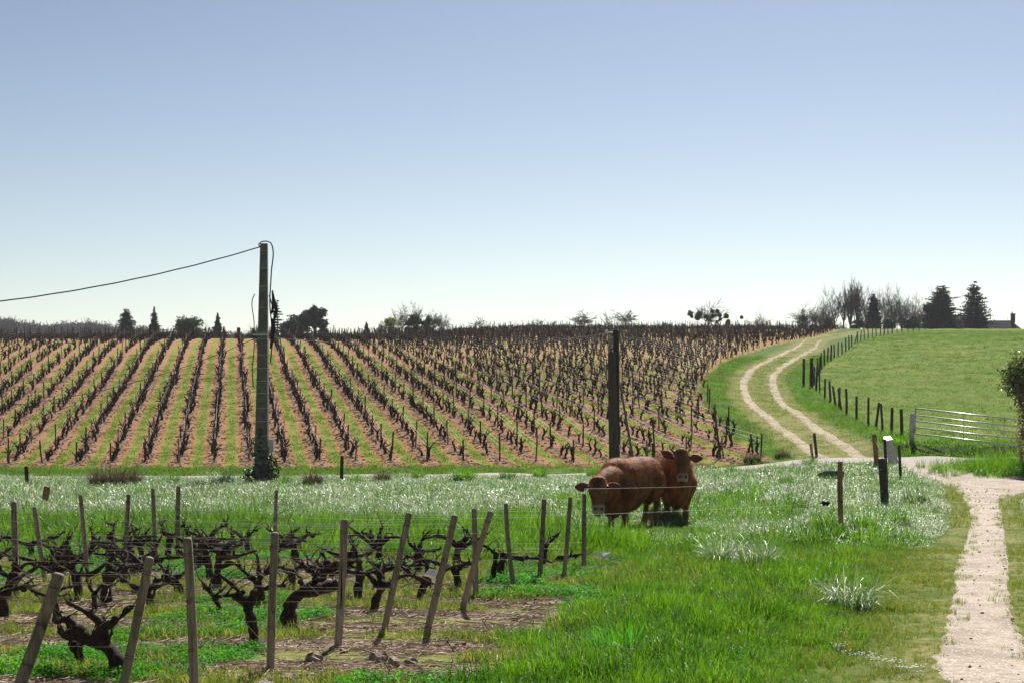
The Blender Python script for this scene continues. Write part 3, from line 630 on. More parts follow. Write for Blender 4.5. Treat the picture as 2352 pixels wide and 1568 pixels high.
NEAR = [  # base, top, radius, label
 ((447, 1612), (430, 1234), .036, 'tall upright grey stake nearest the photographer between two leaning ones'),
 ((275, 1612), (344, 1279), .034, 'grey wired stake leaning right, second thick stake from the left bottom corner'),
 ((28, 1622), (136, 1316), .046, 'thick grey stake leaning right in the bottom left corner'),
 ((621, 1538), (632, 1222), .034, 'slightly bent dark stake with a broken head beside the forked vine'),
 ((776, 1486), (791, 1191), .038, 'stout upright grey stake right of the thick curved vine trunk'),
 ((882, 1449), (940, 1177), .033, 'stake leaning right, first one right of the stout upright stake'),
 ((982, 1445), (1045, 1182), .038, 'leaning stake with the white plastic scrap caught on it'),
 ((1093, 1373), (1089, 1167), .034, 'upright stake crossed by a strongly leaning one'),
 ((1061, 1403), (1128, 1173), .036, 'strongly leaning stake crossing in front of the upright one'),
 ((1181, 1356), (1162, 1155), .030, 'stake tilted to the left with a dark tie near its head'),
 ((1239, 1334), (1250, 1145), .033, 'upright stake beside the last vine trunk, third from the bulls'),
 ((1295, 1326), (1310, 1140), .031, 'pale stake leaning slightly, second from the bulls'),
 ((1341, 1308), (1342, 1133), .034, 'pale upright stake right below the ear of the lowered head'),
 ((37, 1378), (32, 1151), .038, 'light grey stake at the left edge of the near vineyard'),
 ((104, 1333), (79, 1163), .032, 'brown stake tilted left near the left picture edge'),
 ((203, 1340), (185, 1135), .028, 'thin grey stake tilted left between the brown and pinkish stakes'),
 ((287, 1313), (296, 1134), .031, 'thin brown stake among the back vines with twigs round it'),
 ((359, 1306), (351, 1120), .032, 'grey stake just left of the pinkish stake'),
 ((410, 1293), (410, 1115), .036, 'pinkish straight stake, tallest of the back row'),
 ((632, 1290), (635, 1124), .028, 'thin stake rising behind the broken headed stake')]
posts = []
for i, (b, t, r, lab) in enumerate(NEAR):
    dy = rnd.uniform(-.12, .12)
    o, p, tp = put_post('vineyard_stake', b, t, r, 'grey_wood', lab, 'wooden stake', GP, dY=dy)
    # ties of wire round the stake
    for z in ((.32, .62, .9) if i < 9 else (.6, .9)):
        c = (tp - p) * z; d = (tp - p) / np.linalg.norm(tp - p); x = np.cross(d, [0, 1, 0]); x /= np.linalg.norm(x); y = np.cross(d, x)
        tb = MB(); tb.tube([c + (x * math.cos(a) + y * math.sin(a)) * r * 1.06 + d * .012 * math.sin(a * .5 + i) for a in np.linspace(0, 12.6, 26)], .0022, 4)
        tb.build('wire_tie', MATS['rusty_wire'], o)
    posts.append((p, tp))
o, p, _ = put_post('broken_stake', (102, 1163), (109, 1116), .085, 'brown_wood', 'short broad broken brown stump post in the meadow, far left', 'wooden stake', dY=0)

# training wires of each near row: strands from its end stake towards the left
rows = {}
for k, (p, tp) in enumerate(posts[:13]): rows[k] = (p, tp)
order = ['nearest', 'second', 'third', 'fourth', 'fifth', 'sixth', 'seventh', 'eighth', 'ninth', 'tenth', 'eleventh', 'twelfth', 'thirteenth']
ends = sorted(range(13), key=lambda k: posts[k][0][1] + .18 * posts[k][0][0]); ends = [k for k in ends if k not in (1, 2)]
for j, k in enumerate(ends):
    p, tp = posts[k]; root = empty('wire_run', tuple(p), '%s line of training wires from the camera, strung along its near vine row' % order[j], 'wires', 'training wires of the near rows')
    L = p[0] + .36 * p[1] + 3.5
    for z in (.36, .62, .78, .93):
        c = (tp - p) * z; sag = rnd.uniform(.01, .05); end = c + np.array([-L, .18 * L, rnd.uniform(-.03, .05)]); end[2] += H(p[0] - L, p[1] + .18 * L) - p[2]
        P = [c * (1 - t) + end * t - np.array([0, 0, sag * (4 * (t * 3 % 1) * (1 - t * 3 % 1))]) for t in np.linspace(0, 1, 22)]
        b = MB(); b.tube(P, .0014, 4, False); b.build('wire_strand', MATS['wire' if z != .62 else 'rusty_wire'], root)
    # anchor wire down to the ground peg at the right
    c = (tp - p) * .88; g = np.array([.95 + rnd.uniform(-.1, .3), -.25, 0]); g[2] = H(p[0] + g[0], p[1] + g[1]) - p[2]
    b = MB(); b.tube([c, g + [0, 0, .06]], .0014, 4, False); b.build('anchor_wire', MATS['wire'], root)
    b = MB(); b.tube([g + [.05, 0, -.05], g + [-.05, 0, .10]], .006, 5); b.tube([g + np.array([-.05 + .018 * math.cos(a), 0, .118 + .018 * math.sin(a)]) for a in np.linspace(0, 6.3, 9)], .004, 4); b.build('ground_peg', MATS['rusty_wire'], root)

def wob(P0, dirv, L, n, r, am):
    P = [np.array(P0, float)]; d = np.array(dirv, float); d /= np.linalg.norm(d)
    for i in range(n): 
        d = d + np.array([r.normal(0, am), r.normal(0, am), r.normal(0, am)]); d /= np.linalg.norm(d); P.append(P[-1] + d * L / n)
    return P, d
def resamp(P, m=4):
    P = np.array(P); s = np.r_[0, np.cumsum(np.linalg.norm(np.diff(P, axis=0), axis=1))]
    if len(P) < 3: return P
    t = np.linspace(0, s[-1], (len(P) - 1) * m + 1); return np.stack([pchip_free(s, P[:, k])(t) for k in range(3)], 1)
def knob_rad(n, r0, r1, r, amt=.2):
    x = np.linspace(0, 1, n); q = r0 + (r1 - r0) * x; return q * (1 + amt * np.sin(x * r.uniform(9, 16) + r.random() * 6) + r.normal(0, amt * .35, n))
def vine(p, seed, trunk, arms, thick=1.0, label='', canes=5, group=GP):
    """trunk: local points (x along the row, height); arms: (start index on trunk, [(x, z)...])"""
    r = np.random.default_rng(seed); st = rng.bit_generator.state
    root = empty('grapevine', tuple(p), label, 'grapevine', 'old vines of the near vineyard')
    def P3(xz, yj=.03): return [np.array([x, -.18 * x + r.normal(0, yj), z]) for x, z in xz]
    T = P3(trunk); T[0] = np.array([trunk[0][0], 0, -.08]); Tr = resamp(T, 5); n = len(Tr)
    b = MB(); rad = knob_rad(n, .058 * thick, .042 * thick, r, .13); rad[-3:] *= 1.22; b.tube(Tr, rad, 10, True, .13)
    b.ellipsoid(Tr[-1], (.052 * thick, .048 * thick, .045 * thick), 9, 6); b.v[-1] *= 1
    b.build('trunk', MATS['bark'], root); tips = []
    for si, pts in arms:
        s0 = Tr[min(n - 1, max(0, int(si * (n - 1))))]; A = [s0] + [np.array([x, -.18 * x + r.normal(0, .05), z + r.normal(0, .012)]) for x, z in pts]
        A = resamp(A, 6); m = len(A); b = MB(); ra = knob_rad(m, .037 * thick, .013 * thick, r, .22); b.tube(A, ra, 8, True, .16)
        for q in range(2, m, 3):        # spurs and knuckles
            if r.random() < .85:
                d = np.array([r.normal(0, .5), r.normal(0, .4), 1.0 if r.random() < .8 else -.4]); W, dd = wob(A[q], d, r.uniform(.05, .14), 3, r, .35); W = resamp(W, 3)
                b.tube(W, knob_rad(len(W), ra[q] * .75, .007, r, .2), 6, True, .15); tips.append((W[-1], dd))
            if r.random() < .4: b.ellipsoid(A[q] + r.normal(0, .012, 3), np.array([1.3, 1.2, 1.1]) * ra[q] * r.uniform(.9, 1.3), 7, 5)
        tips.append((A[-1], A[-1] - A[-2])); b.build('arm', MATS['bark'], root)
    r.shuffle(tips); b = MB()
    for q in range(min(canes, len(tips))):
        t0, d = tips[q]; d = d / (np.linalg.norm(d) + 1e-9); long = r.random() < .28; L = r.uniform(.35, .75) if long else r.uniform(.08, .26)
        W = [t0]; dd = d + np.array([r.normal(0, .5), r.normal(0, .2), .35]); dd /= np.linalg.norm(dd); side = r.choice([-1, 1])
        for i in range(7): W.append(W[-1] + dd * L / 7); dd = dd + np.array([side * .22, -.02, -.17 if long else .05]) + r.normal(0, .06, 3); dd /= np.linalg.norm(dd)
        W = resamp(W, 2); b = MB(); b.tube(W, np.linspace(.0058, .002, len(W)), 5); b.build('cane', MATS['cane'], root)
    rng.bit_generator.state = st; return root
def ordw(n): return ['first', 'second', 'third', 'fourth', 'fifth', 'sixth', 'seventh', 'eighth', 'ninth', 'tenth', 'eleventh', 'twelfth', 'thirteenth', 'fourteenth', 'fifteenth', 'sixteenth', 'seventeenth', 'eighteenth', 'nineteenth', 'twentieth'][n]
def vine_px(uv, seed, trunk, arms, thick, label, canes=6):
    """shape given in photo pixels around the foot, scaled to metres at its distance"""
    p = G(*uv); k = p[1] / F
    tr = [((u - uv[0]) * k, max(0.0, (uv[1] - v)) * k) for u, v in trunk]; ar = [(s, [((u - uv[0]) * k, (uv[1] - v) * k) for u, v in q]) for s, q in arms]
    return vine(p, seed, [(0, 0)] + tr, ar, thick, label, canes)
V_ = [
 ((279, 1556), [(272, 1520), (248, 1488), (205, 1470), (168, 1458)], [(1, [(135, 1463), (120, 1440)]), (.75, [(235, 1440), (265, 1425), (300, 1400)]), (.9, [(150, 1425), (115, 1435)]), (.5, [(225, 1430), (190, 1405), (150, 1380)])], 1.15, 'massive black vine sprawling left beside the two nearest leaning stakes'),
 ((186, 1532), [(184, 1500), (176, 1478)], [(1, [(150, 1440), (125, 1405)]), (.9, [(215, 1450), (250, 1432)])], .9, 'short dark vine stump under the massive sprawling vine'),
 ((586, 1482), [(582, 1440), (574, 1400), (568, 1388)], [(1, [(530, 1372), (490, 1368), (468, 1345), (452, 1325)]), (1, [(590, 1365), (625, 1340), (660, 1335)]), (.9, [(545, 1355), (500, 1320)])], .95, 'forked vine with an upright trunk just left of the broken headed stake'),
 ((676, 1441), [(664, 1412), (672, 1378), (700, 1358), (735, 1350), (768, 1343)], [(.7, [(722, 1335), (727, 1318)]), (1, [(772, 1330)]), (.85, [(700, 1352), (690, 1330)])], 1.35, 'very thick curved vine trunk bending right towards the stout stake'),
 ((497, 1352), [(500, 1320), (502, 1292), (510, 1268)], [(1, [(525, 1246), (560, 1240)]), (1, [(480, 1262), (455, 1245), (425, 1228)]), (.6, [(535, 1290), (575, 1325)]), (.9, [(545, 1275), (590, 1262)])], 1.0, 'tall tangled vine in the middle distance behind the nearest upright stake'),
 ((824, 1377), [(824, 1345), (828, 1318)], [(1, [(790, 1310), (755, 1322)]), (1, [(862, 1312), (900, 1305), (935, 1290)]), (.9, [(822, 1282), (808, 1250)])], 1.0, 'vine with wide arms just right of the stout upright stake'),
 ((1056, 1358), [(1050, 1325), (1044, 1305)], [(1, [(1010, 1300), (965, 1290), (930, 1305)]), (1, [(1075, 1295), (1105, 1280)])], .9, 'vine with a long left arm behind the scrap bearing stake'),
 ((957, 1318), [(962, 1290), (960, 1265)], [(1, [(940, 1250), (935, 1232)]), (1, [(985, 1262), (1015, 1255)]), (.8, [(930, 1280), (915, 1300)]), (1, [(975, 1235), (985, 1222)])], .9, 'vine in the back row between two right leaning stakes'),
 ((1130, 1334), [(1136, 1300), (1140, 1270)], [(1, [(1110, 1255), (1090, 1250)]), (.6, [(1155, 1285), (1165, 1275)])], .7, 'thin arched vine between the crossed stakes and the left tilted one'),
 ((1150, 1324), [(1152, 1295), (1158, 1275)], [(1, [(1190, 1282), (1230, 1284), (1268, 1290)]), (1, [(1145, 1262)])], .95, 'vine with a level arm reaching behind the left tilted stake'),
 ((1246, 1305), [(1250, 1275), (1252, 1255)], [(1, [(1245, 1232), (1240, 1218)]), (1, [(1268, 1238), (1285, 1222)])], .8, 'small upright vine beside the third stake from the bulls'),
 ((1278, 1300), [(1280, 1285), (1288, 1280)], [(1, [(1315, 1272), (1345, 1270)])], .95, 'low stubby vine between the two stakes nearest the bulls'),
 ((932, 1336), [(934, 1312), (940, 1300)], [(1, [(970, 1298), (1005, 1305)]), (1, [(915, 1292)])], .7, 'small slanting vine in front of the back row vine'),
 ((875, 1354), [(877, 1325), (875, 1305)], [(1, [(850, 1290), (840, 1275)]), (1, [(895, 1300), (915, 1310)])], .8, 'short vine just left of the first right leaning stake'),
 ((183, 1377), [(180, 1350), (172, 1320), (160, 1300)], [(1, [(140, 1310), (120, 1290)]), (.8, [(215, 1315), (250, 1285), (285, 1262)]), (1, [(178, 1285)])], 1.0, 'bent vine left of the thin tilted stake with a long rising arm'),
 ((292, 1342), [(290, 1320), (280, 1300)], [(1, [(255, 1280), (240, 1250)]), (1, [(310, 1290), (345, 1305)])], .95, 'dark vine under the thin brown stake'),
 ((413, 1372), [(408, 1345), (395, 1330)], [(1, [(360, 1335), (330, 1355)]), (1, [(430, 1315), (460, 1300)]), (.7, [(380, 1310), (360, 1285)])], 1.05, 'thick leaning vine behind the nearest upright stake'),
 ((222, 1404), [(218, 1380), (214, 1365)], [(1, [(200, 1345), (196, 1325)]), (1, [(235, 1345), (262, 1340), (285, 1325)])], .6, 'slender young vine with two thin upright arms'),
 ((7, 1422), [(8, 1390), (4, 1365)], [(1, [(25, 1355), (55, 1345), (90, 1340)]), (1, [(-20, 1350), (-50, 1345)])], 1.0, 'vine cut by the left picture edge beside the light grey stake'),
 ((605, 1391), [(600, 1360), (590, 1335)], [(1, [(570, 1320), (545, 1300)]), (1, [(612, 1310), (625, 1290)]), (.8, [(595, 1300), (590, 1275)])], .9, 'vine standing behind the broken headed stake'),
 ((672, 1354), [(672, 1335), (668, 1318)], [(1, [(640, 1300), (610, 1315)]), (1, [(695, 1302), (730, 1305), (765, 1298)])], .85, 'vine left of the stout stake with low spreading arms'),
 ((131, 1432), [(128, 1400), (120, 1370)], [(1, [(80, 1360), (50, 1345)]), (1, [(140, 1350), (168, 1345)])], .8, 'vine between the light grey stake and the corner stake'),
 ((505, 1418), [(500, 1390), (492, 1370)], [(1, [(470, 1350)]), (1, [(520, 1345)])], .55, 'thin leaning vine left of the forked vine'),
 ((134, 1300), [(130, 1275), (134, 1262)], [(1, [(110, 1258), (95, 1245)]), (1, [(150, 1250), (160, 1228)])], .95, 'dark knotted vine with raised fists between the brown and thin stakes'),
 ((72, 1285), [(68, 1262), (66, 1250)], [(1, [(90, 1245), (125, 1235), (150, 1215)]), (1, [(40, 1240), (10, 1232)])], .9, 'back row vine with a long right arm beside the light grey stake'),
 ((252, 1290), [(252, 1262), (250, 1245)], [(1, [(258, 1225), (262, 1208), (240, 1200)]), (1, [(275, 1240), (300, 1240)]), (.8, [(225, 1235), (205, 1210)])], .95, 'hooked vine rising between the thin and the brown back stakes'),
 ((326, 1290), [(324, 1262), (318, 1245)], [(1, [(310, 1228), (305, 1212)]), (1, [(335, 1222), (345, 1210)])], .85, 'vine with a forked head between the brown and grey back stakes'),
 ((388, 1285), [(388, 1255), (392, 1235)], [(1, [(378, 1215), (376, 1192)]), (1, [(405, 1225), (420, 1205)])], .9, 'claw shaped vine between the grey and pinkish back stakes'),
 ((470, 1285), [(472, 1262), (478, 1240)], [(1, [(450, 1225), (425, 1215), (418, 1195)]), (1, [(500, 1215), (530, 1200)])], 1.05, 'long armed vine right of the pinkish stake'),
 ((572, 1280), [(568, 1255), (565, 1240)], [(1, [(540, 1222), (520, 1210), (518, 1195)]), (1, [(575, 1225), (590, 1218)])], .85, 'back row vine left of the thin rear stake'),
 ((735, 1345), [(740, 1320), (742, 1300)], [(1, [(720, 1290), (700, 1280)]), (1, [(765, 1292)])], .85, 'knobbly vine directly left of the stout stake in the third row'),
 ((345, 1398), [(342, 1375), (330, 1355)], [(1, [(300, 1340), (262, 1318)]), (1, [(360, 1345), (400, 1330)])], .95, 'vine between the wired leaning stake and the nearest upright stake'),
]
for i, (uv, tr, ar, th, lab) in enumerate(V_): vine_px(uv, 300 + i, tr, ar, th, lab, 9 + i % 6)
have = [G(*q[0]) for q in V_]; rq = np.random.default_rng(77); rown = ['third', 'fourth', 'fifth', 'sixth', 'seventh', 'eighth', 'ninth', 'tenth']
for j, q in enumerate((12.9, 14.25, 15.6, 17.1, 18.4, 19.75, 21.1, 22.3)):
    if j < 2: continue
    X = (endline(q) - .9); kx = 0
    while X > -.36 * q - 1.2:
        Yv = q - .18 * X; ok = min(math.hypot(X - h[0], Yv - h[1]) for h in have) > .62; kx += 1
        if ok:
            h = rq.uniform(.25, .37); lx = rq.normal(0, .08); ar = []
            for s_ in rq.choice([-1, 1], 2 if rq.random() < .5 else 3): a1 = rq.uniform(.18, .3) * s_; a2 = a1 + rq.uniform(.12, .3) * s_; ar.append((rq.uniform(.75, 1), [(lx + a1, h + rq.uniform(-.02, .14)), (lx + a2, h + rq.uniform(.0, .26))]))
            ar.append((1, [(lx + rq.normal(0, .05), h + .12), (lx + rq.normal(0, .1), h + .24)]))
            vine((X, Yv, float(H(X, Yv))), 600 + j * 20 + kx, [(0, 0), (lx * .4 + rq.normal(0, .03), h * .5), (lx, h)], ar, rq.uniform(.85, 1.15), 'gnarled vine, %s to the left of the end stake in the %s near row' % (ordw(kx - 1), rown[j]), 7)
        X -= rq.uniform(.95, 1.2)

# ------------------------------------------------------------------ hillside vineyard
def small_vine(seed):
    r = np.random.default_rng(seed); st = rng.bit_generator.state; b = MB(); h = r.uniform(.26, .42); T = [(0, 0, -.05)]
    x = y = 0
    for i in range(3): x += r.normal(0, .05); y += r.normal(0, .04); T.append((x, y, h * (i + 1) / 3))
    T = resamp(T, 2); b.tube(T, knob_rad(len(T), .058, .05, r, .2), 6, True, .15)
    for k in range(r.integers(3, 6)):
        a = r.choice([0, math.pi]) + r.normal(0, .55); L = r.uniform(.2, .42)
        W, d = wob(T[-1] - [0, 0, r.uniform(0, .1)], (math.cos(a) * .3, math.sin(a) * .8 , r.uniform(.5, 1.3)), L, 3, r, .3); W = resamp(W, 2)
        b.tube(W, knob_rad(len(W), .036, .014, r, .25), 5, True, .15)
    for k in range(3):
        a = r.random() * 6.28; W, d = wob(T[-1], (math.cos(a) * .4, math.sin(a) * .4, .8), r.uniform(.25, .45), 3, r, .25); b.tube(W, [.010, .008, .006, .003], 3)
    rng.bit_generator.state = st; return b.mesh('hill_vine', MATS['bark'], False)
HV = [small_vine(900 + i) for i in range(12)]
leafp = []
stk = [];
import itertools
def row_words(i):
    if i <= 0:
        return '%s row left of the concrete pole' % ordw(-i) if -i < 20 else 'far left row'
    if i <= 5: return '%s row right of the concrete pole' % ordw(i - 1)
    if i <= 10: return '%s row left of the wooden pole' % ordw(10 - i)
    return '%s row right of the wooden pole' % ordw(min(i - 11, 19))
hv, hs = [], []
for i in range(-34, 80):
    c = ROW_X0 + i * ROW_P; Yf = (65.6 - .13 * c) / (1 - .13 * ROWK)    # where the row meets the front line
    if i > 20:  # rows that start on the track side
        ys = np.arange(66, 290, .5); xs = c - ROWK * ys; ins = xs < hill_right(ys) - .3
        if not ins.any(): continue
        Yf = max(Yf, ys[np.argmax(ins)])
    rv = np.random.default_rng(5000 + i); Y = Yf + .5; kv = 0
    while Y < 262:
        X = c - ROWK * Y + rv.normal(0, .06)
        if X < hill_right(Y) + .2 and abs(X) < .36 * Y + 3 and rv.random() > (.2 if Y < 85 else .08): hv.append((X, Y, i, kv))
        kv += 1; Y += 1.02 * rv.uniform(.85, 1.15)
    Y = Yf + rv.uniform(-.1, .1); ks = 0
    while Y < 262:
        X = c - ROWK * Y
        if X < hill_right(Y) + .5 and abs(X) < .36 * Y + 3: hs.append((X, Y, i, ks))
        ks += 1; Y += 4.4 * rv.uniform(.85, 1.2)
def hidden_by_hill(X, Y):
    """behind the crest as seen from the lens"""
    z = H(X, Y) + .8; ok = True
    sl = (z - CAM_H) / Y; yy = np.linspace(60, Y - 4, 24); return (((H(X / Y * yy, yy) - CAM_H) / yy).max() > sl + .0008)
inview = lambda q: -60 < U0 + F * q[0] / q[1] < 2400
hv.sort(key=lambda q: q[1]); hs.sort(key=lambda q: q[1])
def split(L, n):
    a, b = [], []
    for q in L:
        (a if len(a) < n and inview(q) else b).append(q)
    return a, b
hv1, hv2 = split(hv, 262); hs1, hs2 = split(hs, 270)
for X, Y, i, k in hv1:
    r = np.random.default_rng(int(i * 1000 + k + 40000)); o = link('hill_vine', HV[r.integers(12)], None, (X, Y, float(H(X, Y))), r.choice([0, math.pi]) + r.normal(0, .35) - .18)
    s = r.uniform(.75, 1.2) * 1.0; o.scale = (s, s * 1.15, s)
    tag(o, 'black vine, %s from the front in the %s' % (ordw(min(k, 19)), row_words(i)), 'grapevine', 'vines on the hillside')
P = np.array([(X, Y, H(X, Y)) for X, Y, i, k in hv2 if not hidden_by_hill(X, Y)])
P = P[rng.random(len(P)) < np.where(P[:, 1] > 110, .86, .93)]; nn = len(P); scatter('hillside_vines', HV, P, rng.uniform(.85, 1.3, nn), 'dark rows of bare vines covering the hill up to its crest', 'grapevines', rotz=rng.choice([0, math.pi], nn) + rng.normal(0, .4, nn), tilt=.08)
def small_stake(seed, h):
    r = np.random.default_rng(seed); t = (r.normal(0, .035) * h, r.normal(0, .03) * h, h); return post_mesh('hill_stake', (0, 0, 0), t, .032, MATS['dark_wood'] if seed % 3 else MATS['grey_wood'], seed, 6)
HS = [small_stake(700 + i, 1.0 + .04 * (i % 4)) for i in range(9)]
for X, Y, i, k in hs1:
    r = np.random.default_rng(int(i * 1000 + k + 90000)); o = link('hill_stake', HS[r.integers(9)], None, (X, Y, float(H(X, Y))), r.random() * 6.28); o.scale = (1.15, 1.15, r.uniform(.85, 1.12))
    tag(o, ('front end stake of the %s' if k == 0 else ordw(min(k, 19)) + ' stake behind the end stake in the %s') % row_words(i) if k == 0 else 'thin stake, %s from the front in the %s' % (ordw(min(k, 19)), row_words(i)), 'wooden stake', 'stakes on the hillside')
P = np.array([(X, Y, H(X, Y)) for X, Y, i, k in hs2 if not hidden_by_hill(X, Y)])
scatter('hillside_stakes', HS, P, rng.uniform(.9, 1.2, len(P)) * 1.05, 'thin wooden stakes standing all over the upper vineyard', 'wooden stakes', tilt=.05)
# row wires catching the sun
wb = MB()
for i in range(-30, 40):
    c = ROW_X0 + i * ROW_P; Yf = (65.6 - .13 * c) / (1 - .13 * ROWK)
    for z in (.62, .8):
        ys = np.arange(Yf, 150, 4.0); xs = c - ROWK * ys; k = (xs < hill_right(ys)) & (np.abs(xs) < .36 * ys + 3)
        if k.sum() > 2: wb.tube(np.stack([xs[k], ys[k], H(xs[k], ys[k]) + z], 1), .004, 3, False)
tag(wb.build('hillside_wires', MATS['wire']), 'fine wires running up the hillside vine rows', 'wires', kind='stuff')
# ------------------------------------------------------------------ trees on the skyline
simple('tree_bark', (.07, .062, .058), (.14, .12, .11), 3, .9, .3)
leafmat('needles', (.010, .026, .014), (.025, .050, .022), (1.0, 1.3, .7), .6, .25, .15, .4)
leafmat('needles_blue', (.016, .036, .028), (.035, .06, .045), (1.0, 1.3, .9), .6, .25, .15, .4)
leafmat('bush_leaf', (.025, .045, .015), (.06, .08, .025), (1.3, 1.5, .6), .5, .3, .3, .5)
leafmat('bud_leaf', (.11, .12, .045), (.19, .19, .08), (1.3, 1.4, .6), .5, .3, .35, .5)
class Tube3:
    """many thin three-sided twigs at once"""
    def __init__(s): s.V = []; s.F = []; s.n = 0
    def add(s, P, r):
        P = np.asarray(P); k = len(P); d = P[-1] - P[0]; d = d / (np.linalg.norm(d) + 1e-9)
        a = np.array([0, 0, 1.]) if abs(d[2]) < .9 else np.array([1., 0, 0]); x = np.cross(a, d); x /= np.linalg.norm(x); y = np.cross(d, x)
        for i in range(k):
            for j in range(3):
                t = j * 2.0944; s.V.append(P[i] + (x * math.cos(t) + y * math.sin(t)) * r[i])
        for i in range(k - 1):
            for j in range(3): c = s.n + i * 3; s.F.append((c + j, c + (j + 1) % 3, c + 3 + (j + 1) % 3, c + 3 + j))
        s.n += k * 3
def bare_tree(height, spread, seed, levels=5, kids=(3, 4, 4, 3, 3), up=.5, r0=None, split=.3, twig=.014, curl=.22):
    r = np.random.default_rng(seed); T = Tube3(); C = Tube3(); tips = []
    def grow(p, d, L, rad, lv):
        n = 4 if lv < 3 else 3; P = [p]
        for i in range(n):
            d = d + r.normal(0, curl * .42, 3) + np.array([0, 0, .06 * up]); d /= np.linalg.norm(d); P.append(P[-1] + d * L / n)
        rr = np.linspace(rad, max(twig, rad * .62), n + 1); (T if lv == 0 else C).add(P, rr)
        if lv >= levels - 1: tips.append(P[-1]); return
        m = kids[min(lv, len(kids) - 1)]
        for k in range(m):
            if k == 0: nd = d + r.normal(0, .18, 3); t = 1.0; LL = L * .84; ra = rr[-1] * .95
            else:
                t = r.uniform(split if lv == 0 else .2, 1.0); a = r.random() * 6.283; sd_ = np.array([math.cos(a), math.sin(a), 0]); sd_ = sd_ - d * sd_.dot(d); sd_ /= np.linalg.norm(sd_) + 1e-9
                nd = d + sd_ * r.uniform(.6, 1.15) / (.5 + up * .5) * spread + np.array([0, 0, .22 * up]); LL = L * r.uniform(.62, .86) * (1.12 - .25 * t); ra = None
            q = min(n, max(1, int(round(t * n)))); nd /= np.linalg.norm(nd); grow(P[q], nd, LL, max(twig, rr[q] * (.66 if ra is None else .9)), lv + 1)
    grow(np.zeros(3), np.array([0, 0, 1.]), height * .24, r0 or height * .022, 0)
    V = np.array(C.V); top = max(V[:, 2].max(), .1); s = height / top
    return (np.array(T.V) * [s, s, s], np.array(T.F), V * s, np.array(C.F), [np.array(t) * s for t in tips])
def put_bare(u, vtop, Y, width_px, seed, label, name='bare_tree', cat='tree', group='bare trees on the skyline', up=.5, levels=6, kids=(5, 4, 3, 3, 3), balls=0, ballr=.5, split=.3, twig=.016, vfoot=None, lean=0, curl=.22):
    X = (u - U0) / F * Y; g = float(H(X, Y)); ztop = CAM_H - (vtop - V0) / F * Y; h = ztop - g
    a, fa, b, fb, tips = bare_tree(h, 1.0, seed, levels, kids, up, None, split, twig, curl); wx = np.percentile(np.abs(b[:, 0]), 98); want = width_px / 2 / F * Y; k = want / wx
    for q in (a, b): q[:, 0] *= 1 + (k - 1) * np.clip(q[:, 2] / h, 0, 1); q[:, 1] *= 1 + (k - 1) * np.clip(q[:, 2] / h, 0, 1); q[:, 0] += lean * q[:, 2]
    for t in tips: t[:2] *= k; t[0] += lean * t[2]
    root = empty(name, (X, Y, g), label, cat, group)
    a[:, 2] -= .15 * (a[:, 2] < .3)
    link('trunk', fast_mesh('trunk', a, fa, MATS['tree_bark'], True), root); link('crown', fast_mesh('crown', b, fb, MATS['tree_bark'], True), root)
    if balls:
        r = np.random.default_rng(seed + 5); sel = [tips[i] for i in r.choice(len(tips), balls, replace=False)]
        for c in sel:
            rr = ballr * r.uniform(.5, 1.3); b = leaf_blob([(0, 0, 0)], [(rr, rr, rr * .95)], int(160), .17, seed, solid=.9); link('mistletoe', fast_mesh('mistletoe', *b, MATS['bush_leaf']), root, tuple(np.array(c) * [1, 1, .95]))
    return root
def leaf_blob(cs, rs, n, size, seed, solid=.35, lump=.25):
    """small leaf faces spread through lumpy clumps"""
    r = np.random.default_rng(seed); V = []; 
    vol = np.array([a * b * c for a, b, c in rs]); vol = vol ** .75; pick = r.choice(len(cs), n, p=vol / vol.sum())
    d = r.normal(0, 1, (n, 3)); d /= np.linalg.norm(d, axis=1)[:, None]
    C = np.array(cs)[pick]; Rr = np.array(rs)[pick]; q = (solid + (1 - solid) * r.random(n)) ** .6
    lm = 1 + lump * np.sin(d[:, 0] * 5 + pick * 1.7) * np.cos(d[:, 1] * 6 + pick) + lump * .7 * np.sin(d[:, 2] * 9 + pick * 2.1)
    P = C + d * Rr * (q * lm)[:, None]; a = r.normal(0, 1, (n, 3)); a /= np.linalg.norm(a, axis=1)[:, None]; b = np.cross(a, r.normal(0, 1, (n, 3))); b /= np.linalg.norm(b, axis=1)[:, None]
    s = size * r.uniform(.5, 1.4, (n, 1)); V = np.stack([P - a * s, P - b * s * .6, P + a * s, P + b * s * .6], 1).reshape(-1, 3)
    return V, np.arange(4 * n).reshape(n, 4)
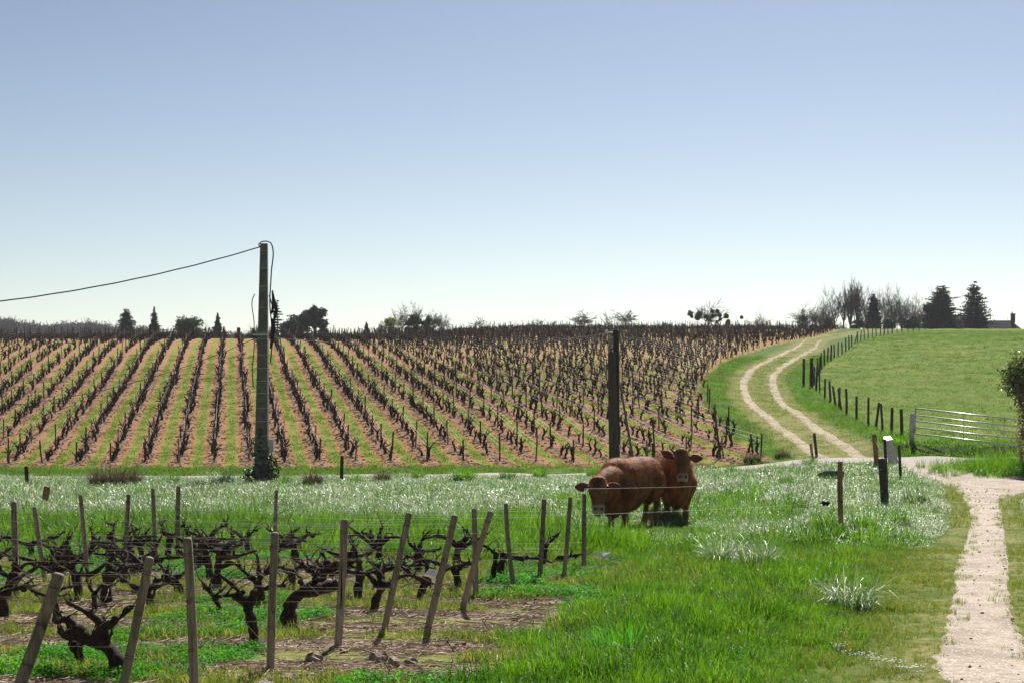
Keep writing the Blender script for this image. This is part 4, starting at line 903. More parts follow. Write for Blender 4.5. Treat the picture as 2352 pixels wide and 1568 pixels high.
def conifer(u, vtop, Y, width_px, seed, label, mat='needles', name='conifer', droop=.25, layers=22, dens=26, gaps=.15, shape=1.0, group='conifers on the skyline', fl=.16, foot=0.0, lean=0.0, mass=0.0):
    X = (u - U0) / F * Y; g = float(H(X, Y)); h = CAM_H - (vtop - V0) / F * Y - g; W = width_px / 2 / F * Y
    r = np.random.default_rng(seed); vis = (CAM_H + (V0 - 768) / F * Y - g) / h; foot = max(foot, min(.55, vis - .06)) if u < 1000 else foot; W *= 1.18; root = empty(name, (X, Y, g), label, 'conifer', group); b = MB(); b.tube([(0, 0, -.2), (lean * h * .5, 0, h * .5), (lean * h, 0, h * .97)], [h * .022, h * .014, .02], 7); b.build('trunk', MATS['tree_bark'], root)
    V = []; B = Tube3()
    for L in range(layers):
        t = (L + .5) / layers; z = h * (foot + (1 - foot) * t); wl = W * max(.06, (1 - t) ** shape) * r.uniform(.62, 1.18); nb = max(4, int(10 * (1 - t) + 4))
        for k in range(nb):
            if r.random() < gaps: continue
            a = r.random() * 6.283; l = wl * r.uniform(.6, 1.08); dr = droop * l * r.uniform(.5, 1.3); P = [np.array([lean * z, 0, z]), np.array([lean * z + math.cos(a) * l * .5, math.sin(a) * l * .5, z + .02 * l - dr * .2]), np.array([lean * z + math.cos(a) * l, math.sin(a) * l, z - dr + .06 * l])]
            B.add(P, [.05, .035, .015]); m = max(7, int(dens * 2.2 * l / W)) + 5
            tt = r.random(m) ** .8; Q = P[0] + (P[2] - P[0]) * tt[:, None]; Q = Q + np.stack([r.normal(0, .10 * l + .05, m), r.normal(0, .10 * l + .05, m), r.normal(-.06, .07, m) - .05 * tt], 1) * (1.1 - .5 * tt[:, None])
            dv = r.normal(0, 1, (m, 3)); dv[:, 2] *= .35; dv += (P[2] - P[0]) / l * .8; dv /= np.linalg.norm(dv, axis=1)[:, None]; nv = np.cross(dv, r.normal(0, 1, (m, 3))); nv /= np.linalg.norm(nv, axis=1)[:, None]; s = fl * r.uniform(.6, 1.5, (m, 1)) * (h / 9) ** .5
            V.append(np.stack([Q - dv * s, Q - nv * s * .35, Q + dv * s, Q + nv * s * .35], 1).reshape(-1, 3))
    V = np.concatenate(V); n = len(V) // 4; nb = np.array(B.V); F1 = np.arange(4 * n).reshape(n, 4); V = np.concatenate([V, nb]); F1 = np.concatenate([F1, np.array(B.F) + 4 * n])
    if mass:
        cs = [(lean * h * t, 0, h * t) for t in np.linspace(foot + .12, .8, 7)]; rs = [(W * .62 * (1 - t) ** shape, W * .62 * (1 - t) ** shape, h * .11) for t in np.linspace(foot + .0, .8, 7)]
        V2, F2 = leaf_blob(cs, rs, int(4500 * mass), .16, seed + 3, .3, .3); F1 = np.concatenate([F1, F2 + len(V)]); V = np.concatenate([V, V2])
    link('crown', fast_mesh('crown', V, F1, MATS[mat]), root); return root
def broad(u, vtop, Y, width_px, seed, label, mat='bush_leaf', name='evergreen_tree', n=5200, size=.17, cat='tree', group='leafy trees on the skyline', clumps=16, hfrac=0.0, solid=.3, nclump=None, squash=1.0):
    X = (u - U0) / F * Y; g = float(H(X, Y)); h = CAM_H - (vtop - V0) / F * Y - g; W = width_px / 2 / F * Y
    r = np.random.default_rng(seed); cs, rs = [], []; vis = (CAM_H + (V0 - 768) / F * Y - g) / h; hfrac = min(.5, max(hfrac, vis - .12))
    for k in range(clumps):
        a = r.random() * 6.283; q = math.sqrt(r.random()) * .72; z = r.uniform(hfrac + .08, .86); lim = math.sqrt(max(.05, 1 - (2 * (z - .5 - hfrac * .3)) ** 2 * .75)); s = r.uniform(.24, .42)
        cs.append((math.cos(a) * q * W * lim, math.sin(a) * q * W * lim, z * h)); rs.append((s * W, s * W, s * min(W, h) * .8 * squash))
    cs.append((0, 0, h * .8)); rs.append((W * .35, W * .35, h * .19))
    root = empty(name, (X, Y, g), label, cat, group); b = MB(); b.tube([(0, 0, -.2), (.1, 0, h * .4), (0, .1, h * .75)], [h * .03, h * .02, .04], 7)
    for c in cs[:8]: b.tube([(0, 0, h * .25), tuple(np.array(c) * .6 + [0, 0, h * .1]), c], [h * .014, h * .01, .02], 5)
    b.build('trunk', MATS['tree_bark'], root); V, Fq = leaf_blob(cs, rs, n, size, seed + 1, solid); V[:, 2] = np.maximum(V[:, 2], .02)
    link('crown', fast_mesh('crown', V, Fq, MATS[mat]), root); return root
# left part
conifer(290, 708, 250, 52, 11, 'dark spreading conifer, leftmost of the lone skyline conifers', 'needles_blue', droop=.35, layers=16, dens=40, shape=.5, gaps=.12, mass=.4)
conifer(354, 704, 240, 40, 12, 'tall slim spruce between the spreading conifer and the round bush', 'needles_blue', droop=.3, layers=20, shape=.9, dens=40, mass=.15)
conifer(500, 717, 240, 30, 13, 'small blue spruce between the round bush and the concrete pole', 'needles_blue', droop=.3, layers=16, shape=.9, dens=40, mass=.15)
broad(436, 732, 235, 80, 14, 'dome shaped dark bush on the crest between two spruces', 'bush_leaf', 'round_bush', 6500, .13, 'bush', clumps=22, solid=.5)
put_bare(415, 745, 238, 40, 15, 'faint bare shrub in front of the round bush', 'bare_shrub', 'shrub', levels=4, up=.4)
put_bare(470, 735, 270, 34, 16, 'thin pale bare tree behind the round bush', levels=5, twig=.014)
conifer(637, 687, 235, 34, 17, 'ragged slender conifer directly right of the concrete pole', 'needles', droop=.1, layers=14, shape=.35, gaps=.45, dens=22)
broad(676, 722, 240, 84, 18, 'low dark evergreen beside the ragged conifer', 'needles', n=6000, clumps=16)
broad(723, 701, 242, 70, 19, 'tall dark evergreen, highest of the clump right of the concrete pole', 'needles', n=8500, clumps=20, solid=.35)
conifer(842, 738, 235, 22, 20, 'tiny spruce left of the olive grove clump', 'needles_blue', droop=.25, layers=12, shape=.9)
put_bare(885, 725, 236, 44, 21, 'low bare tree at the left end of the central clump', up=.6)
put_bare(925, 690, 240, 62, 22, 'bare round crowned tree, taller left one of the central clump', up=.7)
put_bare(957, 688, 243, 50, 23, 'bare tree rising behind the dark green bush', up=.9)
broad(902, 728, 234, 54, 24, 'olive green leafy shrub left of the dark green bush', 'bud_leaf', 'leafy_shrub', 2600, .12, 'shrub', solid=.2)
broad(948, 722, 233, 48, 25, 'dark green bush in the middle of the central clump', 'bush_leaf', 'leafy_shrub', 6500, .12, 'bush', solid=.4)
broad(985, 722, 234, 40, 26, 'brownish leafy shrub between the dark bush and a bare tree', 'bush_leaf', 'leafy_shrub', 2600, .12, 'shrub', solid=.2)
put_bare(1013, 708, 236, 54, 27, 'bare tree at the right end of the central clump', up=.6)
put_bare(1105, 726, 215, 62, 28, 'small pollarded bare tree alone left of the centre shrubs', up=.35, levels=4, kids=(4, 4, 4), split=.8)
for k, (u, vt, wd) in enumerate(((1222, 733, 40), (1245, 728, 44), (1266, 735, 34))):
    put_bare(u, vt, 250, wd, 30 + k, '%s bare shrub of the faint trio on the crest' % ('left', 'middle', 'right')[k], 'bare_shrub', 'shrub', levels=4, kids=(6, 5, 4), split=.1, up=.7, twig=.012)
put_bare(1342, 712, 235, 84, 34, 'spreading bare tree left of the split wooden pole', up=.3, curl=.3)
put_bare(1400, 712, 240, 30, 35, 'thin leaning bare tree behind the split wooden pole', levels=4, up=.8, lean=-.28)
put_bare(1440, 710, 235, 76, 36, 'spreading bare tree right of the split wooden pole', up=.35, curl=.3)
put_bare(1620, 688, 245, 118, 37, 'wide bare tree dotted with dark mistletoe balls', balls=20, ballr=.30, up=.4, twig=.02)
put_bare(1737, 712, 270, 76, 38, 'pale bare tree between the mistletoe tree and the tall grove', up=.5, twig=.011)
put_bare(1700, 722, 280, 44, 39, 'low faint bare tree left of the pale one', 'bare_tree', levels=4, twig=.011)
put_bare(1845, 690, 252, 62, 40, 'bare tree at the left edge of the tall grove', balls=2, ballr=.4, up=.6)
put_bare(1872, 698, 262, 50, 41, 'second bare tree from the left of the tall grove', up=.6)
for k, (u, vt, wd, up) in enumerate(((1918, 648, 62, 1.0), (1938, 655, 40, 1.4), (1955, 626, 34, 2.6), (1968, 632, 26, 2.8), (1990, 640, 62, 1.2), (2030, 641, 58, 1.0), (2052, 648, 46, 1.2), (2092, 662, 66, .6), (2075, 668, 40, .9), (2128, 656, 50, .8), (2150, 668, 40, .8))):
    put_bare(u, vt, 262 + 3 * (k % 3), wd, 50 + k, ('wide crowned bare tree opening the tall grove on its left', 'slim bare tree behind the wide crowned one', 'tallest poplar of the grove with upright branches', 'narrow poplar touching the tallest one on its right', 'bare tree right of the poplars above the pointed conifer', 'tall bare tree right of the pointed conifer', 'slim bare tree in the middle right of the grove', 'broad bare tree with a dark nest right in the grove', 'short slender bare tree beside the broad nest tree', 'bare tree just left of the dark conifers', 'last bare tree half hidden by the dark conifers')[k], up=up, levels=6, kids=(6, 4, 3, 3, 3) if up > 2 else (5, 4, 3, 3, 3), split=.15 if up > 2 else .3, balls=1 if k == 7 else 0, ballr=.5)
broad(1905, 729, 250, 46, 70, 'small dark bush under the left end of the tall grove', 'bush_leaf', 'dark_bush', 3500, .14, 'bush', solid=.5)
conifer(2006, 674, 255, 50, 71, 'pointed dark conifer standing among the bare trees', 'needles', droop=.15, layers=20, dens=60, shape=.55, gaps=.05, mass=1)
broad(2040, 733, 252, 44, 72, 'dark hedge bush right of the pointed conifer', 'needles', 'dark_bush', 2600, .14, 'bush', solid=.4)
broad(2095, 728, 254, 58, 73, 'wide dark hedge bush left of the tall dark conifers', 'needles', 'dark_bush', 3200, .14, 'bush', solid=.4)
broad(1968, 733, 252, 40, 74, 'dark hedge bush below the poplars', 'needles', 'dark_bush', 2200, .14, 'bush', solid=.4)
broad(2135, 700, 250, 44, 75, 'dark rounded evergreen on the left side of the big conifer', 'needles', n=4500, clumps=12, solid=.4)
conifer(2162, 655, 252, 90, 76, 'large dark conifer left of the ragged cedar', 'needles', droop=-.1, layers=20, dens=70, shape=.42, gaps=.05, mass=1.6)
conifer(2238, 645, 250, 92, 77, 'large ragged cedar above the dark roof', 'needles', droop=-.05, layers=17, dens=46, shape=.5, gaps=.25, mass=.8)
put_bare(2320, 722, 290, 50, 78, 'faint bare tree behind the low roof beside the chimney', levels=4, twig=.011)

for k, (u, vt, wd) in enumerate(((1832, 708, 40), (1890, 690, 56), (1905, 668, 50), (2012, 655, 50), (2068, 652, 60), (2112, 678, 56), (2145, 680, 40))):
    put_bare(u, vt, 268 + 2 * k, wd, 90 + k, ('low spreading bare tree, leftmost of the tall grove', 'low bare tree between the two left trees of the tall grove', 'fine twigged bare tree leaning on the wide crowned one', 'bare tree directly behind the pointed conifer', 'fine twigged bare tree left of the nest tree', 'low bare tree right of the nest tree', 'small bare tree touching the dark rounded evergreen')[k], up=.8)
put_bare(868, 735, 238, 34, 98, 'small bare tree at the far left of the central clump', up=.6); put_bare(992, 715, 241, 40, 99, 'bare tree rising behind the brownish shrub', up=.7)
put_bare(600, 748, 262, 50, 97, 'low bare scrub on the crest behind the concrete pole', 'bare_shrub', 'shrub', up=.5)
# far woods, water tower, far line post
def far_tree(seed):
    a, fa, b, fb, tips = bare_tree(11, 1.0, seed, 4, (5, 5, 4), .6, .25, .2, .05); V, Fq = leaf_blob([(0, 0, 6), (1.5, 0, 5), (-1.5, .5, 5.5), (0, 1, 8)], [(3, 3, 3.4), (2.4, 2.4, 3), (2.4, 2.4, 3), (2, 2, 2.4)], 420, .35, seed, .2)
    n = len(V); V = np.concatenate([V, a, b]); return fast_mesh('far_tree', V, np.concatenate([Fq, fa + n, fb + n + len(a)]), MATS['tree_far'])
simple('tree_far', (.085, .062, .062), (.13, .10, .085), .05, .95, 0, vary=.3, obj=False)
P = []; 
for k in range(1100):
    u = rng.uniform(-140, 400) if k < 850 else rng.uniform(390, 620); Y = rng.uniform(560, 700)
    prof = np.interp(u, [-140, 0, 30, 60, 110, 150, 190, 215, 250, 300, 400, 480, 560, 620], [722, 728, 730, 738, 742, 741, 737, 735, 742, 748, 757, 762, 762, 764])
    X = (u - U0) / F * Y; z = CAM_H - (prof - 7 + rng.uniform(0, 18) - V0) / F * Y; P.append((X, Y, z - 11.5))
P = np.array(P); scatter('far_woods', [far_tree(i) for i in range(5)], P, rng.uniform(.85, 1.05, len(P)), 'distant purple grey leafless woods on the left horizon', 'woods')
simple('concrete_pale', (.42, .42, .42), (.52, .52, .52), 2, .8, .1)
p = at(1527, 741.5, 700); g = float(H(p[0], 700)); b = MB(); hh = p[2] - g; b.tube([(0, 0, -1), (0, 0, hh - 3.4)], [.75, .6], 12); b.tube([(0, 0, hh - 3.6), (0, 0, hh - 2.2), (0, 0, hh - .3), (0, 0, hh)], [.6, 1.5, 1.5, .2], 16)
tag(b.build('water_tower', MATS['concrete_pale'], None, (p[0], 700, g)), 'tiny pale water tower far off on the skyline', 'water tower')
def roof_block(): pass

# ------------------------------------------------------------------ farmhouse behind the crest
simple('slate', (.035, .035, .045), (.065, .06, .07), 6, .95, .3, spec=.05); simple('render_wall', (.30, .27, .23), (.38, .34, .30), 2, .9, .2); simple('brick_red', (.10, .05, .05), (.16, .08, .07), 20, .9, .2)
YH = 268.0; g0 = float(H(75, YH)); hx0, hx1 = (2120 - U0) / F * YH, (2281 - U0) / F * YH; wx1 = (2353 - U0) / F * YH
zr = CAM_H - (720.5 - V0) / F * YH; zr2 = CAM_H - (733 - V0) / F * YH
house = empty('farmhouse', ((hx0 + hx1) / 2, YH, g0), 'low dark slate roofed farmhouse behind the pasture crest', 'house')
cx = house.location.x
def gable(b, x0, x1, y0, y1, ze, zr_, ov=.35, hip=1.0):
    ym = (y0 + y1) / 2; V = [(x0 - ov, y0 - ov, ze), (x1 + ov, y0 - ov, ze), (x1 + ov, y1 + ov, ze), (x0 - ov, y1 + ov, ze), (x0 + hip * .5, ym, zr_), (x1 - hip, ym, zr_)]
    b.add(V, [[0, 1, 5, 4], [2, 3, 4, 5], [0, 4, 3], [1, 2, 5], [3, 2, 1, 0]])
b = MB(); b.box(((hx0 + hx1) / 2 - cx, 3.5, (zr - 3.2 - g0) / 2 - .5), (hx1 - hx0, 7, zr - 3.2 - g0 + 1)); b.build('wall', MATS['render_wall'], house, smooth=False)
b = MB(); gable(b, hx0 - cx, hx1 - cx, 0, 7, zr - 3.2 - g0, zr - g0, hip=.6); b.build('roof', MATS['slate'], house, smooth=False)
b = MB(); b.box(((hx1 + wx1) / 2 - cx, 3.6, (zr2 - 2.2 - g0) / 2 - .5), (wx1 - hx1 - .02, 5.6, zr2 - 2.2 - g0 + 1)); b.build('wing_wall', MATS['render_wall'], house, smooth=False)
b = MB(); gable(b, hx1 - cx - .3, wx1 - cx, .8, 6.4, zr2 - 2.2 - g0, zr2 - g0, hip=1.2); rf = b.build('wing_roof', MATS['slate'], house, smooth=False)
b = MB(); xc = (2342 - U0) / F * YH - cx; b.box((xc, 3.6, zr2 - g0 + .3), (.62, .62, 1.5)); b.box((xc, 3.6, zr2 - g0 + 1.1), (.76, .76, .14)); b.tube([(xc - .12, 3.6, zr2 - g0 + 1.17), (xc - .12, 3.6, zr2 - g0 + 1.5)], .1, 8); b.build('chimney', MATS['brick_red'], rf, smooth=False)
for i, x in enumerate(np.linspace(hx0 - cx + 1.5, hx1 - cx - 1.5, 4)):
    b = MB(); b.box((x, -.02, 1.5), (.9, .08, 1.2)); b.build('window', MATS['slate'], house, smooth=False)

# ------------------------------------------------------------------ utility poles
simple('concrete_dark', (.10, .095, .088), (.17, .16, .148), 5, .9, .4, .01, detail=6); simple('concrete_light', (.30, .29, .27), (.38, .37, .35), 9, .85, .2); simple('black_cable', (.012, .012, .013), (.02, .02, .02), 9, .6, 0); simple('box_grey', (.50, .54, .55), (.58, .61, .62), 3, .5, 0)
leafmat('ivy', (.010, .028, .008), (.03, .06, .014), (1.2, 1.5, .6), .35, .5, .25, 1.5)
pb = G(601, 1112); pp = pb; Yp = pb[1]; pt = at(606.5, 560, Yp); hp = pt[2] - pb[2]; sc_ = Yp / F
root = empty('concrete_pole', tuple(pb), 'tall square concrete utility pole with light bands, ivy foot and cables', 'utility pole')
def pole_w(t): return (38 * (1 - t) + 16 * t) * sc_ if t > .12 else 36 * sc_
b = MB(); zs = np.linspace(-.3, hp, 20); V = []; f = []
for i, z in enumerate(zs):
    t = max(0, z / hp); wq = np.interp(t, [0, .1, .5, 1], [34, 30, 24, 16]) * sc_ / 2; wy = wq * .8; x = (pt[0] - pb[0]) * t; V += [(x - wq, -wy, z), (x + wq, -wy, z), (x + wq, wy, z), (x - wq, wy, z)]
for i in range(len(zs) - 1):
    for k in range(4): a = i * 4 + k; a2 = i * 4 + (k + 1) % 4; f.append([a, a2, a2 + 4, a + 4])
f.append([(len(zs) - 1) * 4 + k for k in range(4)]); b.add(V, f); b.build('shaft', MATS['concrete_dark'], root, smooth=False)
for v in (577, 617, 658, 707, 764, 778, 815, 845, 875, 903, 937, 967, 1000, 1030, 1062):
    z = (1112 - v) * sc_; t = z / hp; wq = np.interp(t, [0, .1, .5, 1], [34, 30, 24, 16]) * sc_ / 2 + .006; x = (pt[0] - pb[0]) * t; b = MB(); b.box((x, 0, z), (2 * wq, 1.62 * wq, .022)); b.build('band', MATS['concrete_light'], root, smooth=False)
z = (1112 - 769) * sc_; b = MB(); b.box((.0, -.16, z), (.52, .05, .05)); b.build('bracket', MATS['box_grey'], root, smooth=False)
zt = hp; b = MB(); P = [(-.06, 0, zt - .12)] + [(.12 + .22 * math.cos(a), -.02, zt - .05 + .13 * math.sin(a)) for a in np.linspace(math.pi, 0, 8)] + [(.32, -.05, zt - 1.0), (.28, -.05, zt - 2.1), (.33, -.05, zt - 2.6), (.30, -.08, zt - 3.4)]
b.tube(resamp(P, 3), .022, 6); b.build('cable_loop', MATS['black_cable'], root)
for k, (z0, z1, x) in enumerate(((2.35, 2.7, .36), (2.72, 3.0, .44), (3.5, 3.72, .36), (3.9, 4.1, .33))):
    b = MB(); b.tube([(x, -.05, zt - z0 * .8 + .35), (x + .05, -.05, zt - z1 * .8 + .2), (x - .03, -.05, zt - z1 * .8 - .15)], [.03, .07, .03], 6); b.build('insulator', MATS['black_cable'], root)
b = MB(); b.tube(resamp([(.26, -.1, zt - 1.7), (.40, -.1, zt - 2.2), (.44, -.1, zt - 2.7), (.36, -.1, zt - 3.3), (.30, -.1, zt - 3.9)], 4), .022, 5); b.build('cable', MATS['black_cable'], root)
b = MB(); b.tube(resamp([(-.22, -.05, zt - 1.65), (-.27, -.05, zt - 1.75), (-.24, -.05, zt - 2.6), (-.24, -.05, zt - 3.4), (-.30, -.05, zt - 4.2), (-.27, -.05, zt - 4.7)], 4), .016, 5); b.build('cable', MATS['black_cable'], root)
b = MB(); b.tube([(-.3, -.08, zt - 3.15), (.36, -.08, zt - 3.15)], .018, 5); b.build('cross_rod', MATS['box_grey'], root)
zb = (1112 - 1023) * sc_; b = MB(); b.box((.33, -.06, zb), (.17, .14, .42), bev=.02); bx = b.build('meter_box', MATS['box_grey'], root, smooth=False)
b = MB(); b.box((.33, -.135, zb), (.13, .01, .36)); b.build('lid', MATS['concrete_pale'], bx, smooth=False)
b = MB(); b.tube(resamp([(.33, -.06, zb - .2), (.34, -.06, zb - .4), (.26, -.06, zb - .45)], 3), .014, 5); b.build('pipe', MATS['black_cable'], root)
Vv, Fq = leaf_blob([(0, 0, .3), (.1, -.05, .8), (-.05, 0, 1.1), (.3, 0, .5), (-.3, 0, .25), (0, -.05, 1.6)], [(.42, .35, .4), (.3, .25, .5), (.27, .24, .45), (.3, .25, .4), (.35, .3, .3), (.2, .2, .4)], 2600, .045, 4, .5)
link('ivy', fast_mesh('ivy', Vv, Fq, MATS['ivy']), root)
# cables
def cable(name, A, B, sag, r, label, n=60, wave=0.0, parent=None):
    t = np.linspace(0, 1, n); P = A * (1 - t)[:, None] + B * t[:, None]; P[:, 2] -= sag * 4 * t * (1 - t); P[:, 2] += wave * np.sin(t * 70)
    b = MB(); b.tube(P, r, 6, False); return tag(b.build(name, MATS['black_cable']), label, 'cable')
A = pt + np.array([-.1, -.02, -.1]); Bp = at(-500, 722, Yp - 7)
cable('overhead_cable', A, Bp, .55, .022, 'thick twisted overhead cable running left from the concrete pole top', 90, .004)
b = MB()
for k in range(5): q = A + (Bp - A) * (.012 + .012 * k); q[2] -= .02 + .03 * k * .6; b.tube([q + [-.06, 0, 0], q + [.06, 0, .015]], .04, 5)
A2 = pb + np.array([.2, -.1, (1112 - 774) * sc_])
wp = G(1410, 1078); wt = at(1408, 757, wp[1])
cable('thin_cable', A2, wt + np.array([-.05, 0, -.12]), .42, .010, 'thin cable slung between the concrete pole and the wooden pole')
cable('drop_cable', pb + np.array([-.25, -.1, (1112 - 779) * sc_]), at(-120, 940, Yp - 6), .5, .010, 'thin lower cable descending left from the concrete pole over the vines')
# split wooden pole
s2 = wp[1] / F; root = empty('wooden_pole', tuple(wp), 'dark double wooden pole with a leaning brace, behind the bulls', 'utility pole')
h1 = (1078 - 757) * s2; h2 = (1078 - 808) * s2
me = post_mesh('tall_mast', (0, 0, 0), (.0, 0, h1), 9.0 * s2, MATS['dark_wood'], 3, 12, .72); link('mast', me, root, (.09, .12, 0))
me = post_mesh('mast', (0, 0, 0), (-.10, 0, h2), 11.5 * s2, MATS['dark_wood'], 4, 12, .75); link('short_mast', me, root, (0, -.14, 0))
me = post_mesh('brace', (0, 0, 0), (-.58, 0, 3.35), .055, MATS['grey_wood'], 5, 8, .8); link('brace', me, root, (.85, .3, .05))
b = MB(); b.tube([(.02, .1, h1 - .12), (-.25, .1, h1 - .1)], .02, 5); b.ellipsoid((-.3, .1, h1 - .08), (.06, .05, .08)); b.build('insulator', MATS['box_grey'], root)
b = MB(); b.box((.24, -.1, (1078 - 1026) * s2), (.1, .1, .2), bev=.02); b.build('insulator_box', MATS['box_grey'], root, smooth=False)
# ------------------------------------------------------------------ pasture fence along the track
root = empty('pasture_fence', tuple([FA[0, 0], FA[0, 1], float(H(FA[0, 0], FA[0, 1]))]), 'long fence of dark uneven posts curving up the hill beside the track', 'fence')
org = np.array(root.location)
def along(line, s):
    d = np.r_[0, np.cumsum(np.hypot(*np.diff(line, axis=0).T))]; return np.stack([np.interp(s, d, line[:, 0]), np.interp(s, d, line[:, 1])], 1), d[-1]
Ys_lo = [66.3, 68.6, 71, 73.5, 75.6, 78, 80.5, 83.3, 86.2, 89.5, 92.5, 95.6, 98.5, 100.3]
pts = [(np.interp(y, FA[:, 1], FA[:, 0]), y) for y in Ys_lo] + [(FA[-1, 0], 102.3)]
_, Lb = along(FB, [0]); sB = np.cumsum(np.r_[2.6, np.linspace(3.4, 5.2, 36)]); sB = sB[sB < Lb]
pts += [tuple(q) for q in along(FB, sB)[0]]; tops = []
for i, (x, y) in enumerate(pts):
    r = np.random.default_rng(i + 60); corner = i == 14; h = 1.9 if corner else r.uniform(1.08, 1.3); z = float(H(x, y)); lean = r.normal(0, .05, 2)
    if i in (7, 9, 29): lean = np.array([-.14 if i != 29 else .3, 0])
    p = np.array([x, y, z]) - org; me = post_mesh('post', (0, 0, 0), (lean[0] * h, lean[1] * h, h), .13 if corner else r.uniform(.05, .075), MATS['dark_wood'], i + 400, 8, .9); link('post', me, root, tuple(p)); tops.append(p + [lean[0] * h, lean[1] * h, h])
p = np.array([FA[-1, 0] - .35, 103.2, float(H(FA[-1, 0] - .35, 103.2))]) - org; link('post', post_mesh('post', (0, 0, 0), (.02, 0, 1.8), .09, MATS['dark_wood'], 77, 8, .9), root, tuple(p))
for zz in (.95, .55):
    b = MB(); b.tube([t * [1, 1, 1] - np.array([0, 0, (1 - zz) * 1.2]) for t in tops], .003, 3, False); b.build('wire', MATS['rusty_wire'], root)
# gate
simple('galvanised', (.42, .44, .44), (.56, .58, .57), 12, .35, .1, metallic=.55)
simple('old_concrete', (.42, .41, .40), (.60, .60, .58), 9, .9, .4)
gp = np.array([at(2094, 1009, 63.5)[0], 63.5, 0]); gp[2] = float(H(gp[0], 63.5))
o = post_mesh('gate_post', (0, 0, 0), (.02, 0, 1.22), .1, MATS['old_concrete'], 9, 10, .95); root = empty('metal_gate', (gp[0] + .16, 63.5, gp[2]), 'galvanised five bar field gate, closed, beside the pasture', 'gate')
tag(link('gate_post', o, None, tuple(gp)), 'pale weathered post the metal gate hangs on', 'gate post')
g0_ = np.array(root.location); TL = at(2103, 937, 63.4) - g0_; BL = at(2101.5, 995, 63.4) - g0_; TR = at(2362, 966, 61.6) - g0_; BR = at(2360, 1024.5, 61.6) - g0_
b = MB(); b.tube([TL, BL], .032, 8); b.build('stile', MATS['galvanised'], root); b = MB(); b.tube([TR, BR], .032, 8); b.build('stile', MATS['galvanised'], root)
for k in range(5):
    t = [0, .27, .5, .745, 1][k]; b = MB(); b.tube([TL * (1 - t) + BL * t, TR * (1 - t) + BR * t], .027 if k else .032, 8); b.build('rail', MATS['galvanised'], root)
for s in (.435, .79):
    b = MB(); b.tube([TL * (1 - s) + TR * s + [0, -.03, 0], BL * (1 - s) + BR * s + [0, -.03, 0]], .016, 6); b.build('brace_bar', MATS['galvanised'], root)
for t in (.12, .88):
    b = MB(); q = TL * (1 - t) + BL * t; b.tube([q, q + [-.16, .0, 0]], .02, 6); b.build('hinge', MATS['galvanised'], root)

# ------------------------------------------------------------------ electric fence round the bulls
def stk(b, t, r, mat, lab, cat='fence post', sq=False, dY=0, seg=8): return put_post('fence_post', b, t, r, mat, lab, cat, 'posts by the lane and meadow', dY=dY, seg=seg)
fa = stk((1933, 1230), (1930, 1059), .052, 'brown_wood', 'sturdy brown square post nearest the footpath in the meadow')
fb = stk((2034, 1171), (2025, 1052), .10, 'dark_wood', 'thick dark grey post right of the brown post')
fb2 = stk((2037, 1160), (2032, 1008), .040, 'dark_wood', 'tall slim dark post rising behind the thick grey post')
fc = stk((2015, 1078), (2008, 996), .095, 'brown_wood', 'orange brown weathered post leaning beside the white marker')
fd = stk((2069, 1108), (2065, 1021), .050, 'dark_wood', 'slim dark post right of the white marker')
fe = stk((1876, 1050), (1870, 994), .060, 'dark_wood', 'dark short post standing at the mouth of the wheel ruts')
ff = stk((1867, 1058), (1862, 1018), .060, 'grey_wood', 'shorter greyish post beside the dark one at the wheel ruts')
fg = stk((62, 1117), (60, 1070), .065, 'dark_wood', 'short dark post by the lane near the left picture edge')
fh = stk((785, 1115), (786, 1046), .060, 'dark_wood', 'short dark post by the lane right of the concrete pole')
fi = stk((1503, 1075), (1501, 1016), .075, 'dark_wood', 'short dark post behind the backs of the bulls')
fj = stk((1729, 1040), (1724, 996), .045, 'dark_wood', 'last leaning stake at the vineyard corner near the ruts')
fk = stk((1655, 1052), (1641, 932), .045, 'dark_wood', 'long stake leaning left at the vineyard edge')
p9, t9 = posts[12]
def on(post, z): return post[1] + (post[2] - post[1]) * z
wires = empty('electric_fence_wire', tuple(p9), 'pale electric fence wires strung in front of the bulls', 'wire')
def wire(A, B, nm='wire_strand', r=.0014, sag=.02, parent=wires, mat='wire_white'):
    o = np.array(parent.location); t = np.linspace(0, 1, 16)[:, None]; P = np.array(A) * (1 - t) + np.array(B) * t; P[:, 2] -= sag * (4 * t * (1 - t))[:, 0]; b = MB(); b.tube(P - o, r, 4, False); return b.build(nm, MATS[mat], parent)
simple('wire_white', (.72, .70, .66), (.60, .58, .54), 9, .4, 0)
a_hi = on(fa, .74); a_lo = on(fa, .46)
wire(at(1343, 1121.5, 24.0), a_hi); wire(at(1349, 1181, 24.5), a_lo)
wire(p9 + (t9 - p9) * .97, at(1343, 1121.5, 24.0)); wire(p9 + (t9 - p9) * .72, at(1349, 1181, 24.5))
wire(a_hi, on(fb, .80)); wire(a_lo, on(fb, .38)); wire(on(fb2, .85), on(fd, .62)); wire(on(fb, .7), on(fd, .55)); wire(on(fc, .8), on(fd, .4)); wire(on(fe, .8), on(fc, .5), r=.004); wire(on(ff, .35), on(fc, .1), r=.004); wire(on(fc, .85), on(fb2, .72))
for q, post in ((a_lo, fa), (on(fb, .8), fb), (on(fb, .38), fb), (on(fe, .8), fe), (on(fd, .62), fd)):
    b = MB(); b.tube([np.array(q) + [-.0, -.05, 0] - np.array(wires.location), np.array(q) + [-.0, -.11, .0] - np.array(wires.location)], [.022, .014], 7); b.build('insulator', MATS['black_cable'], wires)
c = at(1896, 1154.5, 28.0); b = MB(); b.tube([(-.055, 0, 0), (-.03, 0, 0), (.0, 0, 0), (.03, 0, 0), (.055, 0, 0)], [.045, .052, .03, .052, .045], 12); b.tube([(-.09, 0, 0), (.09, 0, 0)], .012, 6)
